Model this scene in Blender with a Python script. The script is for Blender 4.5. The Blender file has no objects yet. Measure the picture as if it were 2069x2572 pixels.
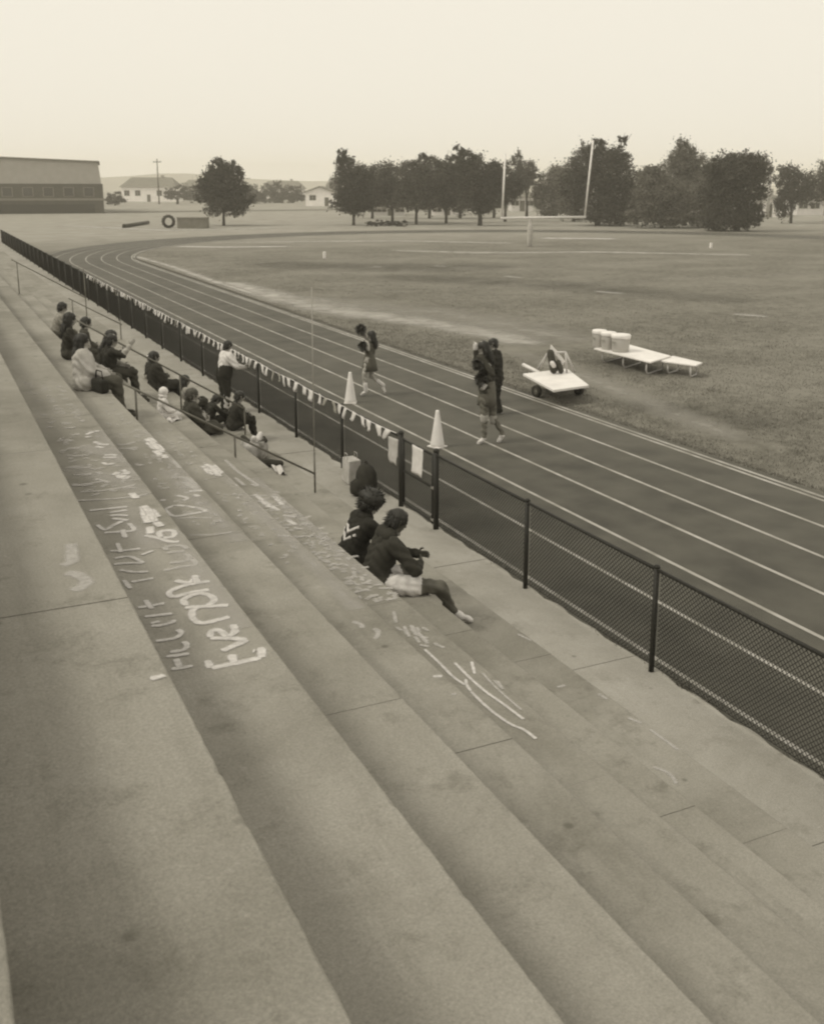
import bpy, bmesh, math, random
import numpy as np
from mathutils import Vector, Matrix
R = math.radians
scene = bpy.context.scene
C = scene.collection

# ------------------------------------------------------------------ camera
# pixel coordinates below are those of the 2069 x 2572 photograph
FPX, PITCH, YAW, ROLL, CH = 2592.19, 0.224446, 0.449516, 0.0026234, 5.0209
CX, CY, W0, H0 = 1060.0, 1056.0, 2069.0, 2572.0
_fw = np.array([math.sin(YAW)*math.cos(PITCH), math.cos(YAW)*math.cos(PITCH), -math.sin(PITCH)])
_r = np.array([math.cos(YAW), -math.sin(YAW), 0.0]); _u = np.cross(_r, _fw)
_r2 = _r*math.cos(ROLL)+_u*math.sin(ROLL); _u2 = -_r*math.sin(ROLL)+_u*math.cos(ROLL)
cam_d = bpy.data.cameras.new('camera'); cam = bpy.data.objects.new('camera', cam_d); C.objects.link(cam)
M = Matrix(((_r2[0], _u2[0], -_fw[0], 0), (_r2[1], _u2[1], -_fw[1], 0), (_r2[2], _u2[2], -_fw[2], CH), (0, 0, 0, 1)))
cam.matrix_world = M
cam_d.sensor_fit = 'HORIZONTAL'; cam_d.sensor_width = 90.0; cam_d.lens = FPX/W0*90.0
cam_d.shift_x = (W0/2-CX)/W0; cam_d.shift_y = (CY-H0/2)/W0
cam_d.clip_start = 0.1; cam_d.clip_end = 6000
cam_d.dof.use_dof = True; cam_d.dof.focus_distance = 11.0; cam_d.dof.aperture_fstop = 18.0
scene.camera = cam

# ------------------------------------------------------------------ world, sun, exposure
SUN_EL, SUN_AZ = R(48), math.atan2(-0.97, 0.12)
world = bpy.data.worlds.new('World'); scene.world = world; world.use_nodes = True
nt = world.node_tree; nt.nodes.clear()
sky = nt.nodes.new('ShaderNodeTexSky'); sky.sky_type = 'NISHITA'; sky.sun_disc = False
sky.sun_elevation = SUN_EL; sky.sun_rotation = SUN_AZ % (2*math.pi); sky.dust_density = 6; sky.air_density = 1.0; sky.ozone_density = 1.0
bw = nt.nodes.new('ShaderNodeRGBToBW'); nt.links.new(sky.outputs[0], bw.inputs[0])
tint = nt.nodes.new('ShaderNodeMix'); tint.data_type = 'RGBA'; tint.blend_type = 'MULTIPLY'; tint.inputs[0].default_value = 1
nt.links.new(bw.outputs[0], tint.inputs[6]); tint.inputs[7].default_value = (1.06, 1.0, 0.85, 1)
cloud = nt.nodes.new('ShaderNodeMix'); cloud.data_type = 'RGBA'; cloud.inputs[0].default_value = 0.9   # even overcast veil
nt.links.new(tint.outputs[2], cloud.inputs[6]); cloud.inputs[7].default_value = (10.0, 9.45, 8.2, 1)
bg = nt.nodes.new('ShaderNodeBackground'); bg.inputs[1].default_value = 0.1
nt.links.new(cloud.outputs[2], bg.inputs[0])
wo = nt.nodes.new('ShaderNodeOutputWorld'); nt.links.new(bg.outputs[0], wo.inputs[0])
sd = bpy.data.lights.new('sun', 'SUN'); sd.energy = 1.6; sd.angle = R(15); sd.color = (1.0, 0.95, 0.82)
sun = bpy.data.objects.new('sun', sd); C.objects.link(sun)
svec = Vector((math.sin(SUN_AZ)*math.cos(SUN_EL), math.cos(SUN_AZ)*math.cos(SUN_EL), math.sin(SUN_EL)))
sun.rotation_euler = (-svec).to_track_quat('-Z', 'Y').to_euler(); sun.location = (0, 0, 40)
vs = scene.view_settings; vs.view_transform = 'Standard'; vs.look = 'None'; vs.exposure = 0; vs.gamma = 1
scene.cycles.max_bounces = 6; scene.cycles.diffuse_bounces = 3; scene.cycles.transparent_max_bounces = 24
scene.cycles.volume_bounces = 1
scene.cycles.pixel_filter_type = 'BLACKMAN_HARRIS'; scene.cycles.filter_width = 2.2

# ------------------------------------------------------------------ pixel helpers
O = np.array([0, 0, CH])
def ray(x, y): return _fw+_r2*(x-CX)/FPX+_u2*(CY-y)/FPX
def onz(x, y, z=0.0):
    d = ray(x, y); return Vector(O+d*((z-CH)/d[2]))
def onx(x, y, X):
    d = ray(x, y); return Vector(O+d*(X/d[0]))
def ony(x, y, Y):
    d = ray(x, y); return Vector(O+d*(Y/d[1]))
def depth(P): return float((np.array(P)-O)@_fw)
FH = Vector((math.sin(YAW), math.cos(YAW), 0)); RH = Vector((_r[0], _r[1], 0))
def atd(x, y, base, off=0.0):
    """point seen at a pixel, in the upright plane that stands on base, moved off metres away from the viewer"""
    d = Vector(ray(x, y)); t = ((Vector(base)-Vector(O)).dot(FH)+off)/d.dot(FH); return Vector(O)+d*t
ZG = -0.06                                                 # level of track and field

# ------------------------------------------------------------------ materials
def T(v):
    """warm monochrome: the print has no other hue"""
    k = min(1.0, v/0.5)
    return (v*(1.06-0.02*k), v, v*(0.78+0.18*k), 1)
MATS = {}
def mat(name, v, var=0.15, scale=6.0, rough=0.85, bump=0.0, bscale=None, spec=0.25, detail=6, v2=None, s2=None, m2=0.0, metal=0.0, world=False):
    if name in MATS: return MATS[name]
    m = bpy.data.materials.new(name); m.use_nodes = True; n = m.node_tree; n.nodes.clear()
    out = n.nodes.new('ShaderNodeOutputMaterial'); b = n.nodes.new('ShaderNodeBsdfPrincipled'); n.links.new(b.outputs[0], out.inputs[0])
    b.inputs['Roughness'].default_value = rough; b.inputs['Specular IOR Level'].default_value = spec; b.inputs['Metallic'].default_value = metal
    geo = n.nodes.new('ShaderNodeNewGeometry' if world else 'ShaderNodeTexCoord'); src = geo.outputs['Position' if world else 'Object']
    nz = n.nodes.new('ShaderNodeTexNoise'); nz.inputs['Scale'].default_value = scale; nz.inputs['Detail'].default_value = detail
    n.links.new(src, nz.inputs['Vector'])
    rp = n.nodes.new('ShaderNodeValToRGB'); rp.color_ramp.elements[0].position = 0.3; rp.color_ramp.elements[1].position = 0.7
    rp.color_ramp.elements[0].color = T(v*(1-var)); rp.color_ramp.elements[1].color = T(min(0.9, v*(1+var)))
    n.links.new(nz.outputs['Fac'], rp.inputs[0]); col = rp.outputs[0]
    if v2 is not None:
        n2 = n.nodes.new('ShaderNodeTexNoise'); n2.inputs['Scale'].default_value = s2; n2.inputs['Detail'].default_value = 8; n2.inputs['Roughness'].default_value = 0.65
        n.links.new(src, n2.inputs['Vector'])
        r2 = n.nodes.new('ShaderNodeValToRGB'); r2.color_ramp.elements[0].position = 0.42; r2.color_ramp.elements[1].position = 0.68
        r2.color_ramp.elements[0].color = (0, 0, 0, 1); r2.color_ramp.elements[1].color = (m2, m2, m2, 1); n.links.new(n2.outputs['Fac'], r2.inputs[0])
        mx = n.nodes.new('ShaderNodeMix'); mx.data_type = 'RGBA'; n.links.new(r2.outputs[0], mx.inputs[0]); n.links.new(col, mx.inputs[6]); mx.inputs[7].default_value = T(v2); col = mx.outputs[2]
    n.links.new(col, b.inputs['Base Color'])
    if bump:
        nb = n.nodes.new('ShaderNodeTexNoise'); nb.inputs['Scale'].default_value = bscale or scale*6; nb.inputs['Detail'].default_value = 5; n.links.new(src, nb.inputs['Vector'])
        bp = n.nodes.new('ShaderNodeBump'); bp.inputs['Strength'].default_value = bump; bp.inputs['Distance'].default_value = 0.02
        n.links.new(nb.outputs['Fac'], bp.inputs['Height']); n.links.new(bp.outputs[0], b.inputs['Normal'])
    MATS[name] = m; return m

def leaf_mat(name, v, spread=0.35):
    if name in MATS: return MATS[name]
    m = bpy.data.materials.new(name); m.use_nodes = True; n = m.node_tree; n.nodes.clear()
    out = n.nodes.new('ShaderNodeOutputMaterial'); b = n.nodes.new('ShaderNodeBsdfPrincipled'); b.inputs['Roughness'].default_value = 0.7; b.inputs['Specular IOR Level'].default_value = 0.2
    at = n.nodes.new('ShaderNodeAttribute'); at.attribute_name = 'leafvar'
    rp = n.nodes.new('ShaderNodeValToRGB'); rp.color_ramp.elements[0].color = T(v*(1-spread)); rp.color_ramp.elements[1].color = T(v*(1+spread))
    n.links.new(at.outputs['Fac'], rp.inputs[0]); n.links.new(rp.outputs[0], b.inputs['Base Color'])
    tr = n.nodes.new('ShaderNodeBsdfTranslucent'); n.links.new(rp.outputs[0], tr.inputs[0])
    mx = n.nodes.new('ShaderNodeMixShader'); mx.inputs[0].default_value = 0.25
    n.links.new(b.outputs[0], mx.inputs[1]); n.links.new(tr.outputs[0], mx.inputs[2]); n.links.new(mx.outputs[0], out.inputs[0])
    MATS[name] = m; return m

def paint_mat(name, v, cover=0.8, scale=9.0, gain=1.5, power=0.9, low=0.5):
    """thin worn paint: soft edge from the 'core' attribute, broken by noise"""
    if name in MATS: return MATS[name]
    m = bpy.data.materials.new(name); m.use_nodes = True; n = m.node_tree; n.nodes.clear()
    out = n.nodes.new('ShaderNodeOutputMaterial'); b = n.nodes.new('ShaderNodeBsdfPrincipled'); b.inputs['Roughness'].default_value = 0.8; b.inputs['Base Color'].default_value = T(v); b.inputs['Specular IOR Level'].default_value = 0.2
    t = n.nodes.new('ShaderNodeBsdfTransparent'); mx = n.nodes.new('ShaderNodeMixShader')
    at = n.nodes.new('ShaderNodeAttribute'); at.attribute_name = 'core'
    tc = n.nodes.new('ShaderNodeTexCoord'); nz = n.nodes.new('ShaderNodeTexNoise'); nz.inputs['Scale'].default_value = scale; nz.inputs['Detail'].default_value = 7; nz.inputs['Roughness'].default_value = 0.7
    n.links.new(tc.outputs['Object'], nz.inputs['Vector'])
    mr = n.nodes.new('ShaderNodeMapRange'); mr.inputs[1].default_value = 0.25; mr.inputs[2].default_value = 0.6; mr.inputs[3].default_value = low; mr.inputs[4].default_value = 1.0; n.links.new(nz.outputs['Fac'], mr.inputs[0])
    pw = n.nodes.new('ShaderNodeMath'); pw.operation = 'SMOOTH_MIN' if False else 'POWER'; pw.inputs[1].default_value = power; n.links.new(at.outputs['Fac'], pw.inputs[0]); gn = n.nodes.new('ShaderNodeMath'); gn.operation = 'MULTIPLY'; gn.use_clamp = True; gn.inputs[1].default_value = gain; n.links.new(pw.outputs[0], gn.inputs[0]); pw = gn
    mu = n.nodes.new('ShaderNodeMath'); mu.operation = 'MULTIPLY'; n.links.new(pw.outputs[0], mu.inputs[0]); n.links.new(mr.outputs[0], mu.inputs[1])
    mc = n.nodes.new('ShaderNodeMath'); mc.operation = 'MULTIPLY'; mc.use_clamp = True; mc.inputs[1].default_value = cover; n.links.new(mu.outputs[0], mc.inputs[0])
    n.links.new(mc.outputs[0], mx.inputs[0]); n.links.new(t.outputs[0], mx.inputs[1]); n.links.new(b.outputs[0], mx.inputs[2]); n.links.new(mx.outputs[0], out.inputs[0])
    MATS[name] = m; return m

# ------------------------------------------------------------------ mesh builder
class MB:
    def __init__(s): s.v = []; s.f = []; s.core = None; s.mi = []
    def add(s, vs, fs, mi=0):
        k = len(s.v); s.v += [tuple(p) for p in vs]; s.f += [tuple(k+i for i in f) for f in fs]; s.mi += [mi]*len(fs)
    def box(s, x0, x1, y0, y1, z0, z1, mi=0):
        s.add([(x0, y0, z0), (x1, y0, z0), (x1, y1, z0), (x0, y1, z0), (x0, y0, z1), (x1, y0, z1), (x1, y1, z1), (x0, y1, z1)],
              [(0, 3, 2, 1), (4, 5, 6, 7), (0, 1, 5, 4), (1, 2, 6, 5), (2, 3, 7, 6), (3, 0, 4, 7)], mi)
    def tube(s, pts, rad, seg=8, caps=True, mi=0):
        pts = [Vector(p) for p in pts]; rad = rad if isinstance(rad, (list, tuple)) else [rad]*len(pts)
        rings = []
        for i, p in enumerate(pts):
            t = (pts[min(i+1, len(pts)-1)]-pts[max(i-1, 0)]).normalized()
            a = t.cross(Vector((0, 0, 1)) if abs(t.z) < 0.95 else Vector((1, 0, 0))).normalized(); b = t.cross(a)
            rings.append([p+(a*math.cos(2*math.pi*k/seg)+b*math.sin(2*math.pi*k/seg))*rad[i] for k in range(seg)])
        vs = [q for r_ in rings for q in r_]; fs = []
        for i in range(len(pts)-1):
            for k in range(seg): fs.append((i*seg+k, i*seg+(k+1) % seg, (i+1)*seg+(k+1) % seg, (i+1)*seg+k))
        if caps: fs.append(tuple(range(seg-1, -1, -1))); fs.append(tuple(range(len(vs)-seg, len(vs))))
        s.add(vs, fs, mi)
    def lathe(s, prof, c=(0, 0, 0), seg=24, mi=0):
        vs = []; fs = []
        for r_, z in prof:
            for k in range(seg): vs.append((c[0]+r_*math.cos(2*math.pi*k/seg), c[1]+r_*math.sin(2*math.pi*k/seg), c[2]+z))
        for i in range(len(prof)-1):
            for k in range(seg): fs.append((i*seg+k, i*seg+(k+1) % seg, (i+1)*seg+(k+1) % seg, (i+1)*seg+k))
        fs.append(tuple(range(seg-1, -1, -1))); fs.append(tuple(range(len(vs)-seg, len(vs)))); s.add(vs, fs, mi)
    def prism(s, poly, n, mi=0):
        """closed polygon of 3-D points pushed along vector n"""
        k = len(poly); n = Vector(n); vs = [Vector(p) for p in poly]+[Vector(p)+n for p in poly]
        s.add(vs, [tuple(range(k-1, -1, -1)), tuple(range(k, 2*k))]+[(i, (i+1) % k, k+(i+1) % k, k+i) for i in range(k)], mi)
    def mesh(s, name, mats, smooth=False):
        me = bpy.data.meshes.new(name); me.from_pydata(s.v, [], s.f)
        for m in (mats if isinstance(mats, (list, tuple)) else [mats]): me.materials.append(m)
        if s.mi and max(s.mi) > 0: me.polygons.foreach_set('material_index', s.mi)
        if smooth: me.polygons.foreach_set('use_smooth', [True]*len(me.polygons))
        if s.core is not None:
            at = me.attributes.new('core', 'FLOAT', 'POINT'); at.data.foreach_set('value', s.core)
        me.update(); return me
    def obj(s, name, mats, parent=None, smooth=False, loc=None, bevel=0.0):
        return link(name, s.mesh(name, mats, smooth), parent, loc, bevel)
def link(name, me, parent=None, loc=None, bevel=0.0):
    o = bpy.data.objects.new(name, me); C.objects.link(o)
    if parent: o.parent = parent
    if loc is not None: o.location = loc
    if bevel:
        md = o.modifiers.new('bevel', 'BEVEL'); md.width = bevel; md.segments = 2; md.limit_method = 'ANGLE'
    return o
def tag(o, label, cat, group=None, kind=None):
    if label: o['label'] = label
    if cat: o['category'] = cat
    if group: o['group'] = group
    if kind: o['kind'] = kind
    return o
def thing(name, label, cat, loc=(0, 0, 0), rz=0.0, group=None):
    o = bpy.data.objects.new(name, None); C.objects.link(o); o.location = loc; o.rotation_euler = (0, 0, rz); o.empty_display_size = 0.2
    return tag(o, label, cat, group)
def struct(o): o['kind'] = 'structure'; return o
rnd = random.Random(7)

# ================================================================== SETTING
# ---- ground: mown turf, drier beyond the field
gm = bpy.data.materials.new('turf'); gm.use_nodes = True; n = gm.node_tree; n.nodes.clear()
out = n.nodes.new('ShaderNodeOutputMaterial'); b = n.nodes.new('ShaderNodeBsdfPrincipled'); b.inputs['Roughness'].default_value = 0.95; b.inputs['Specular IOR Level'].default_value = 0.1
n.links.new(b.outputs[0], out.inputs[0]); g = n.nodes.new('ShaderNodeNewGeometry')
def noise(scale, det=6, rough=0.6, vec=None):
    z = n.nodes.new('ShaderNodeTexNoise'); z.inputs['Scale'].default_value = scale; z.inputs['Detail'].default_value = det; z.inputs['Roughness'].default_value = rough
    n.links.new(vec or g.outputs['Position'], z.inputs['Vector']); return z.outputs['Fac']
def ramp(f, a, bb, c0, c1):
    r_ = n.nodes.new('ShaderNodeValToRGB'); r_.color_ramp.elements[0].position = a; r_.color_ramp.elements[1].position = bb; r_.color_ramp.elements[0].color = c0; r_.color_ramp.elements[1].color = c1
    n.links.new(f, r_.inputs[0]); return r_.outputs[0]
def mixc(f, a, bb, mode='MIX'):
    m = n.nodes.new('ShaderNodeMix'); m.data_type = 'RGBA'; m.blend_type = mode
    for i, x in ((0, f), (6, a), (7, bb)):
        if hasattr(x, 'is_linked') or hasattr(x, 'links'): n.links.new(x, m.inputs[i])
        else: m.inputs[i].default_value = x
    return m.outputs[2]
fine = ramp(noise(2.6, 9, 0.72), 0.3, 0.72, T(0.085), T(0.215))
blade = ramp(noise(28, 4), 0.3, 0.7, (0.7, 0.7, 0.7, 1), (1.25, 1.25, 1.25, 1))
turf = mixc(1.0, fine, blade, 'MULTIPLY')
mp = n.nodes.new('ShaderNodeMapping'); mp.inputs['Scale'].default_value = (0.16, 0.22, 1); n.links.new(g.outputs['Position'], mp.inputs['Vector'])
big = ramp(noise(1.0, 5, 0.6, mp.outputs[0]), 0.42, 0.66, (0, 0, 0, 1), (1, 1, 1, 1))
turf = mixc(mixc(1.0, big, (0.55, 0.55, 0.55, 1), 'MULTIPLY'), turf, T(0.235))
sx = n.nodes.new('ShaderNodeSeparateXYZ'); n.links.new(g.outputs['Position'], sx.inputs[0])
ad = n.nodes.new('ShaderNodeMath'); ad.operation = 'MULTIPLY_ADD'; ad.inputs[1].default_value = 26.0; n.links.new(noise(0.05, 4), ad.inputs[0]); n.links.new(sx.outputs[1], ad.inputs[2])
far = n.nodes.new('ShaderNodeMapRange'); far.inputs[1].default_value = 92; far.inputs[2].default_value = 122; n.links.new(ad.outputs[0], far.inputs[0])
dry = ramp(noise(0.35, 6), 0.3, 0.7, T(0.21), T(0.31))
turf = mixc(far.outputs[0], turf, dry)
n.links.new(turf, b.inputs['Base Color'])
bp = n.nodes.new('ShaderNodeBump'); bp.inputs['Strength'].default_value = 0.5; bp.inputs['Distance'].default_value = 0.04; n.links.new(noise(14, 6, 0.7), bp.inputs['Height']); n.links.new(bp.outputs[0], b.inputs['Normal'])
m = MB(); m.add([(-2500, -400, ZG-0.008), (4200, -400, ZG-0.008), (4200, 5200, ZG-0.008), (-2500, 5200, ZG-0.008)], [(0, 1, 2, 3)])
ground = struct(m.obj('ground', gm))

def strip(pts, w, z, core=False, taper=False):
    """flat ribbon along ground points; returns builder"""
    mb = MB(); pts = [Vector((p[0], p[1], 0)) for p in pts]; rows = []
    offs = [-1, -0.5, 0, 0.5, 1] if core else [-1, 1]
    cs = []
    for i, p in enumerate(pts):
        t = (pts[min(i+1, len(pts)-1)]-pts[max(i-1, 0)]).normalized(); nn = Vector((-t.y, t.x, 0))
        ww = w[i] if isinstance(w, (list, tuple)) else w
        for o_ in offs:
            q = p+nn*o_*ww/2; rows.append((q.x, q.y, z))
            e = 1-abs(o_)**1.6
            if core and taper and i in (0, len(pts)-1): e *= 0.1
            cs.append(e)
    k = len(offs); fs = []
    for i in range(len(pts)-1):
        for a in range(k-1): fs.append((i*k+a, i*k+a+1, (i+1)*k+a+1, (i+1)*k+a))
    mb.add(rows, fs)
    if core: mb.core = cs
    return mb
def dense(pts, step):
    o_ = []
    for a, bb in zip(pts[:-1], pts[1:]):
        a = Vector((a[0], a[1], 0)); bb = Vector((bb[0], bb[1], 0)); k = max(1, int((bb-a).length/step))
        o_ += [a.lerp(bb, i/k) for i in range(k)]
    o_.append(Vector((pts[-1][0], pts[-1][1], 0))); return o_
soil = paint_mat('bare_pale_soil', 0.37, 1.0, 1.1, 1.1, 1.2, 0.3)
soil2 = paint_mat('chalky_soil', 0.55, 1.0, 0.6, 1.1, 1.0, 0.4)
dk = paint_mat('damp_turf', 0.085, 0.5, 0.5, 0.9, 1.5, 0.0)
WORN = []
def patch(px, w, m_, zoff, name='worn_turf'):
    if name == 'worn_turf': WORN.append(([onz(x, y, ZG) for x, y in px], w))
    pts = dense([onz(x, y, ZG) for x, y in px], 0.8)
    k = len(pts); ww = [w*(0.35+0.65*math.sin(math.pi*min(1, max(0.0, (i+0.5)/k)))**0.5)*rnd.uniform(0.75, 1.2) for i in range(k)]
    o = strip(pts, ww, ZG-0.008+zoff, True, True).obj(name, m_, ground); return o
soil3 = paint_mat('thin_dry_turf', 0.30, 0.75, 0.9, 0.9, 1.4, 0.1)
patch([(560, 706), (690, 742), (800, 768), (900, 786), (1010, 800), (1120, 817), (1260, 842), (1340, 868)], 3.4, soil, 0.004)
patch([(740, 742), (900, 768), (1060, 782), (1180, 800), (1330, 830), (1480, 860)], 5.0, soil3, 0.0055)
patch([(1280, 880), (1420, 925), (1560, 985), (1700, 1040), (1900, 1120)], 1.6, soil3, 0.0045)
patch([(330, 640), (430, 668), (520, 700), (640, 738)], 1.0, soil, 0.005)
patch([(430, 618), (560, 620), (735, 618)], 1.6, soil2, 0.006)
patch([(1352, 597), (1440, 598), (1560, 599)], 3.2, soil2, 0.006)
patch([(560, 608), (760, 606), (1000, 604), (1300, 610)], 3.0, soil, 0.0045)
patch([(980, 628), (1200, 634), (1500, 632), (1900, 640)], 2.5, soil, 0.004)
patch([(150, 566), (260, 570), (420, 578), (700, 572)], 6.0, soil, 0.004)
patch([(960, 690), (1100, 700), (1400, 715), (1900, 760)], 7.0, dk, 0.003, 'dark_turf')
patch([(640, 660), (800, 668), (1100, 672), (1300, 668)], 9.0, dk, 0.0035, 'dark_turf')
patch([(1500, 1000), (1700, 1030), (1900, 1060), (2060, 1090)], 2.6, dk, 0.003, 'dark_turf')
chalk = paint_mat('field_chalk', 0.6, 0.55, 2.5)
for px in ([(930, 669), (962, 670)], [(1088, 667), (1122, 669)], [(1265, 693), (1312, 697)], [(1495, 731), (1565, 737)], [(1840, 788), (1930, 795)]):
    o = strip(dense([onz(x, y, ZG) for x, y in px], 0.2), 0.45, ZG+0.001, True, True).obj('field_mark', chalk, ground)
# faint yard lines straight across the field
for Yl in (46.0, 57.0, 68.5):
    strip(dense([(17, Yl), (60, Yl)], 1.5), 0.22, ZG+0.0005, True, True).obj('yard_line', paint_mat('old_field_chalk', 0.4, 0.3, 1.2), ground)

# ---- running track: straight and bend
XI, LW, YB, XC = 13.0912, 1.0351, 70.0, 46.5
def tpath(d, y0=-60.0, end=180):
    pts = [(XI-d, y) for y in np.arange(y0, YB, 4.0)]+[(XI-d, YB)]
    r_ = XC-XI+d
    for a in np.arange(2, end+0.1, 2): pts.append((XC-r_*math.cos(R(a)), YB+r_*math.sin(R(a))))
    return pts
tm = mat('track_surface', 0.066, 0.30, 1.4, 0.8, 0.5, 70, 0.35, detail=12, v2=0.098, s2=0.25, m2=0.75, world=True)
a, bb = tpath(-0.35), tpath(6.47)
m = MB(); k = len(a); m.add([(p[0], p[1], ZG) for p in a]+[(p[0], p[1], ZG) for p in bb], [(i, i+1, k+i+1, k+i) for i in range(k-1)])
track = struct(m.obj('track', tm))
lp = mat('lane_paint', 0.37, 0.2, 3.0, 0.8, v2=0.17, s2=1.1, m2=0.7, world=True)
for i, d in enumerate([-0.16]+[j*LW for j in range(7)]):
    strip(tpath(d), 0.065 if i > 1 else 0.075, ZG+0.004).obj('lane_line', lp, track)
# far road and paths
rm = mat('far_asphalt', 0.12, 0.15, 0.4, 0.9, world=True)
m = MB(); m.add([(-60, 186, ZG+0.01), (190, 214, ZG+0.01), (190, 224, ZG+0.01), (-60, 198, ZG+0.01)], [(0, 1, 2, 3)]); struct(m.obj('road', rm))

# ---- front walkway of cast slabs
def concrete(name, v, stain, seed):
    m = bpy.data.materials.new(name); m.use_nodes = True; n = m.node_tree; n.nodes.clear()
    out = n.nodes.new('ShaderNodeOutputMaterial'); b = n.nodes.new('ShaderNodeBsdfPrincipled'); b.inputs['Roughness'].default_value = 0.9; b.inputs['Specular IOR Level'].default_value = 0.2; n.links.new(b.outputs[0], out.inputs[0])
    g = n.nodes.new('ShaderNodeNewGeometry'); of = n.nodes.new('ShaderNodeVectorMath'); of.inputs[1].default_value = (seed*3.1, seed*1.7, seed); n.links.new(g.outputs['Position'], of.inputs[0]); P = of.outputs[0]
    def nz(sc, det=5, ro=0.6, vec=None, dist=0.0):
        z = n.nodes.new('ShaderNodeTexNoise'); z.inputs['Scale'].default_value = sc; z.inputs['Detail'].default_value = det; z.inputs['Roughness'].default_value = ro; z.inputs['Distortion'].default_value = dist; n.links.new(vec or P, z.inputs['Vector']); return z.outputs['Fac']
    def rp(f, a, b_, c0, c1):
        r_ = n.nodes.new('ShaderNodeValToRGB'); r_.color_ramp.elements[0].position = a; r_.color_ramp.elements[1].position = b_; r_.color_ramp.elements[0].color = c0; r_.color_ramp.elements[1].color = c1; n.links.new(f, r_.inputs[0]); return r_.outputs[0]
    def mx(f, a, b_, mode='MIX'):
        q = n.nodes.new('ShaderNodeMix'); q.data_type = 'RGBA'; q.blend_type = mode
        for i, x in ((0, f), (6, a), (7, b_)):
            if isinstance(x, bpy.types.NodeSocket): n.links.new(x, q.inputs[i])
            else: q.inputs[i].default_value = x
        return q.outputs[2]
    gr = lambda v_: (v_, v_, v_, 1)
    col = rp(nz(0.8, 8, 0.65), 0.3, 0.7, T(v*0.88), T(v*1.12))
    col = mx(rp(nz(0.33, 9, 0.7, dist=0.6), 0.45, 0.68, gr(0), gr(0.8)), col, T(stain))
    col = mx(rp(nz(2.3, 8, 0.75), 0.54, 0.68, gr(0), gr(0.6)), col, T(stain*0.85))
    col = mx(rp(nz(5.5, 6, 0.7), 0.62, 0.70, gr(0), gr(0.35)), col, T(v*1.3))
    mp = n.nodes.new('ShaderNodeMapping'); mp.inputs['Scale'].default_value = (7.0, 0.5, 1.0); n.links.new(P, mp.inputs['Vector'])
    col = mx(rp(nz(1.0, 6, 0.6, mp.outputs[0]), 0.55, 0.75, gr(0), gr(0.3)), col, T(stain))
    col = mx(1.0, col, rp(nz(70, 3, 0.7), 0.3, 0.7, gr(0.84), gr(1.14)), 'MULTIPLY')
    col = mx(1.0, col, rp(nz(210, 2, 0.5), 0.3, 0.7, gr(0.86), gr(1.12)), 'MULTIPLY')
    # hairline cracks
    wv = n.nodes.new('ShaderNodeVectorMath'); wv.operation = 'MULTIPLY_ADD'; nn = n.nodes.new('ShaderNodeTexNoise'); nn.inputs['Scale'].default_value = 2.0; nn.inputs['Detail'].default_value = 6; n.links.new(P, nn.inputs['Vector']); n.links.new(nn.outputs['Color'], wv.inputs[0]); wv.inputs[1].default_value = (0.6, 0.6, 0.6); n.links.new(P, wv.inputs[2])
    vo = n.nodes.new('ShaderNodeTexVoronoi'); vo.feature = 'DISTANCE_TO_EDGE'; vo.inputs['Scale'].default_value = 0.42; n.links.new(wv.outputs[0], vo.inputs['Vector'])
    crack = rp(vo.outputs['Distance'], 0.0008, 0.0028, gr(1), gr(0)); crack = mx(1.0, crack, rp(nz(0.7, 3), 0.52, 0.60, gr(0), gr(0.3)), 'MULTIPLY')
    col = mx(mx(1.0, crack, gr(0.5), 'MULTIPLY'), col, T(0.09))
    sp = n.nodes.new('ShaderNodeTexVoronoi'); sp.inputs['Scale'].default_value = 1.9; n.links.new(P, sp.inputs['Vector'])
    col = mx(rp(sp.outputs['Distance'], 0.03, 0.07, gr(0.6), gr(0)), col, T(stain*0.55)); n.links.new(col, b.inputs['Base Color'])
    bp = n.nodes.new('ShaderNodeBump'); bp.inputs['Strength'].default_value = 0.45; bp.inputs['Distance'].default_value = 0.012; n.links.new(nz(42, 7, 0.72), bp.inputs['Height']); n.links.new(bp.outputs[0], b.inputs['Normal'])
    return m
conc = concrete('weathered_concrete', 0.262, 0.15, 1); concw = concrete('walkway_concrete', 0.315, 0.22, 5)
SL, YJ = 3.32, 8.4
XF = 6.573
walk = struct(bpy.data.objects.new('walkway', None)); C.objects.link(walk)
m = MB()
ny = 14; edge = [0.03*math.sin(i*2.3)+rnd.uniform(-0.02, 0.03) for i in range(ny)]; edge[-1] = edge[0]
prof = [(XF+0.06+edge[i], 0.004+i*(SL-0.008)/(ny-1)) for i in range(ny)]
poly = [(5.3, 0.004)]+prof+[(5.3, SL-0.004)]
m.prism([(x, y, -0.35) for x, y in poly], (0, 0, 0.35)); wme = m.mesh('paving_slab', concw)
for i in range(-4, 27):
    link('paving_slab', wme, walk, (0, YJ+i*SL, rnd.uniform(-0.006, 0.004)), 0.004)

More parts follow.
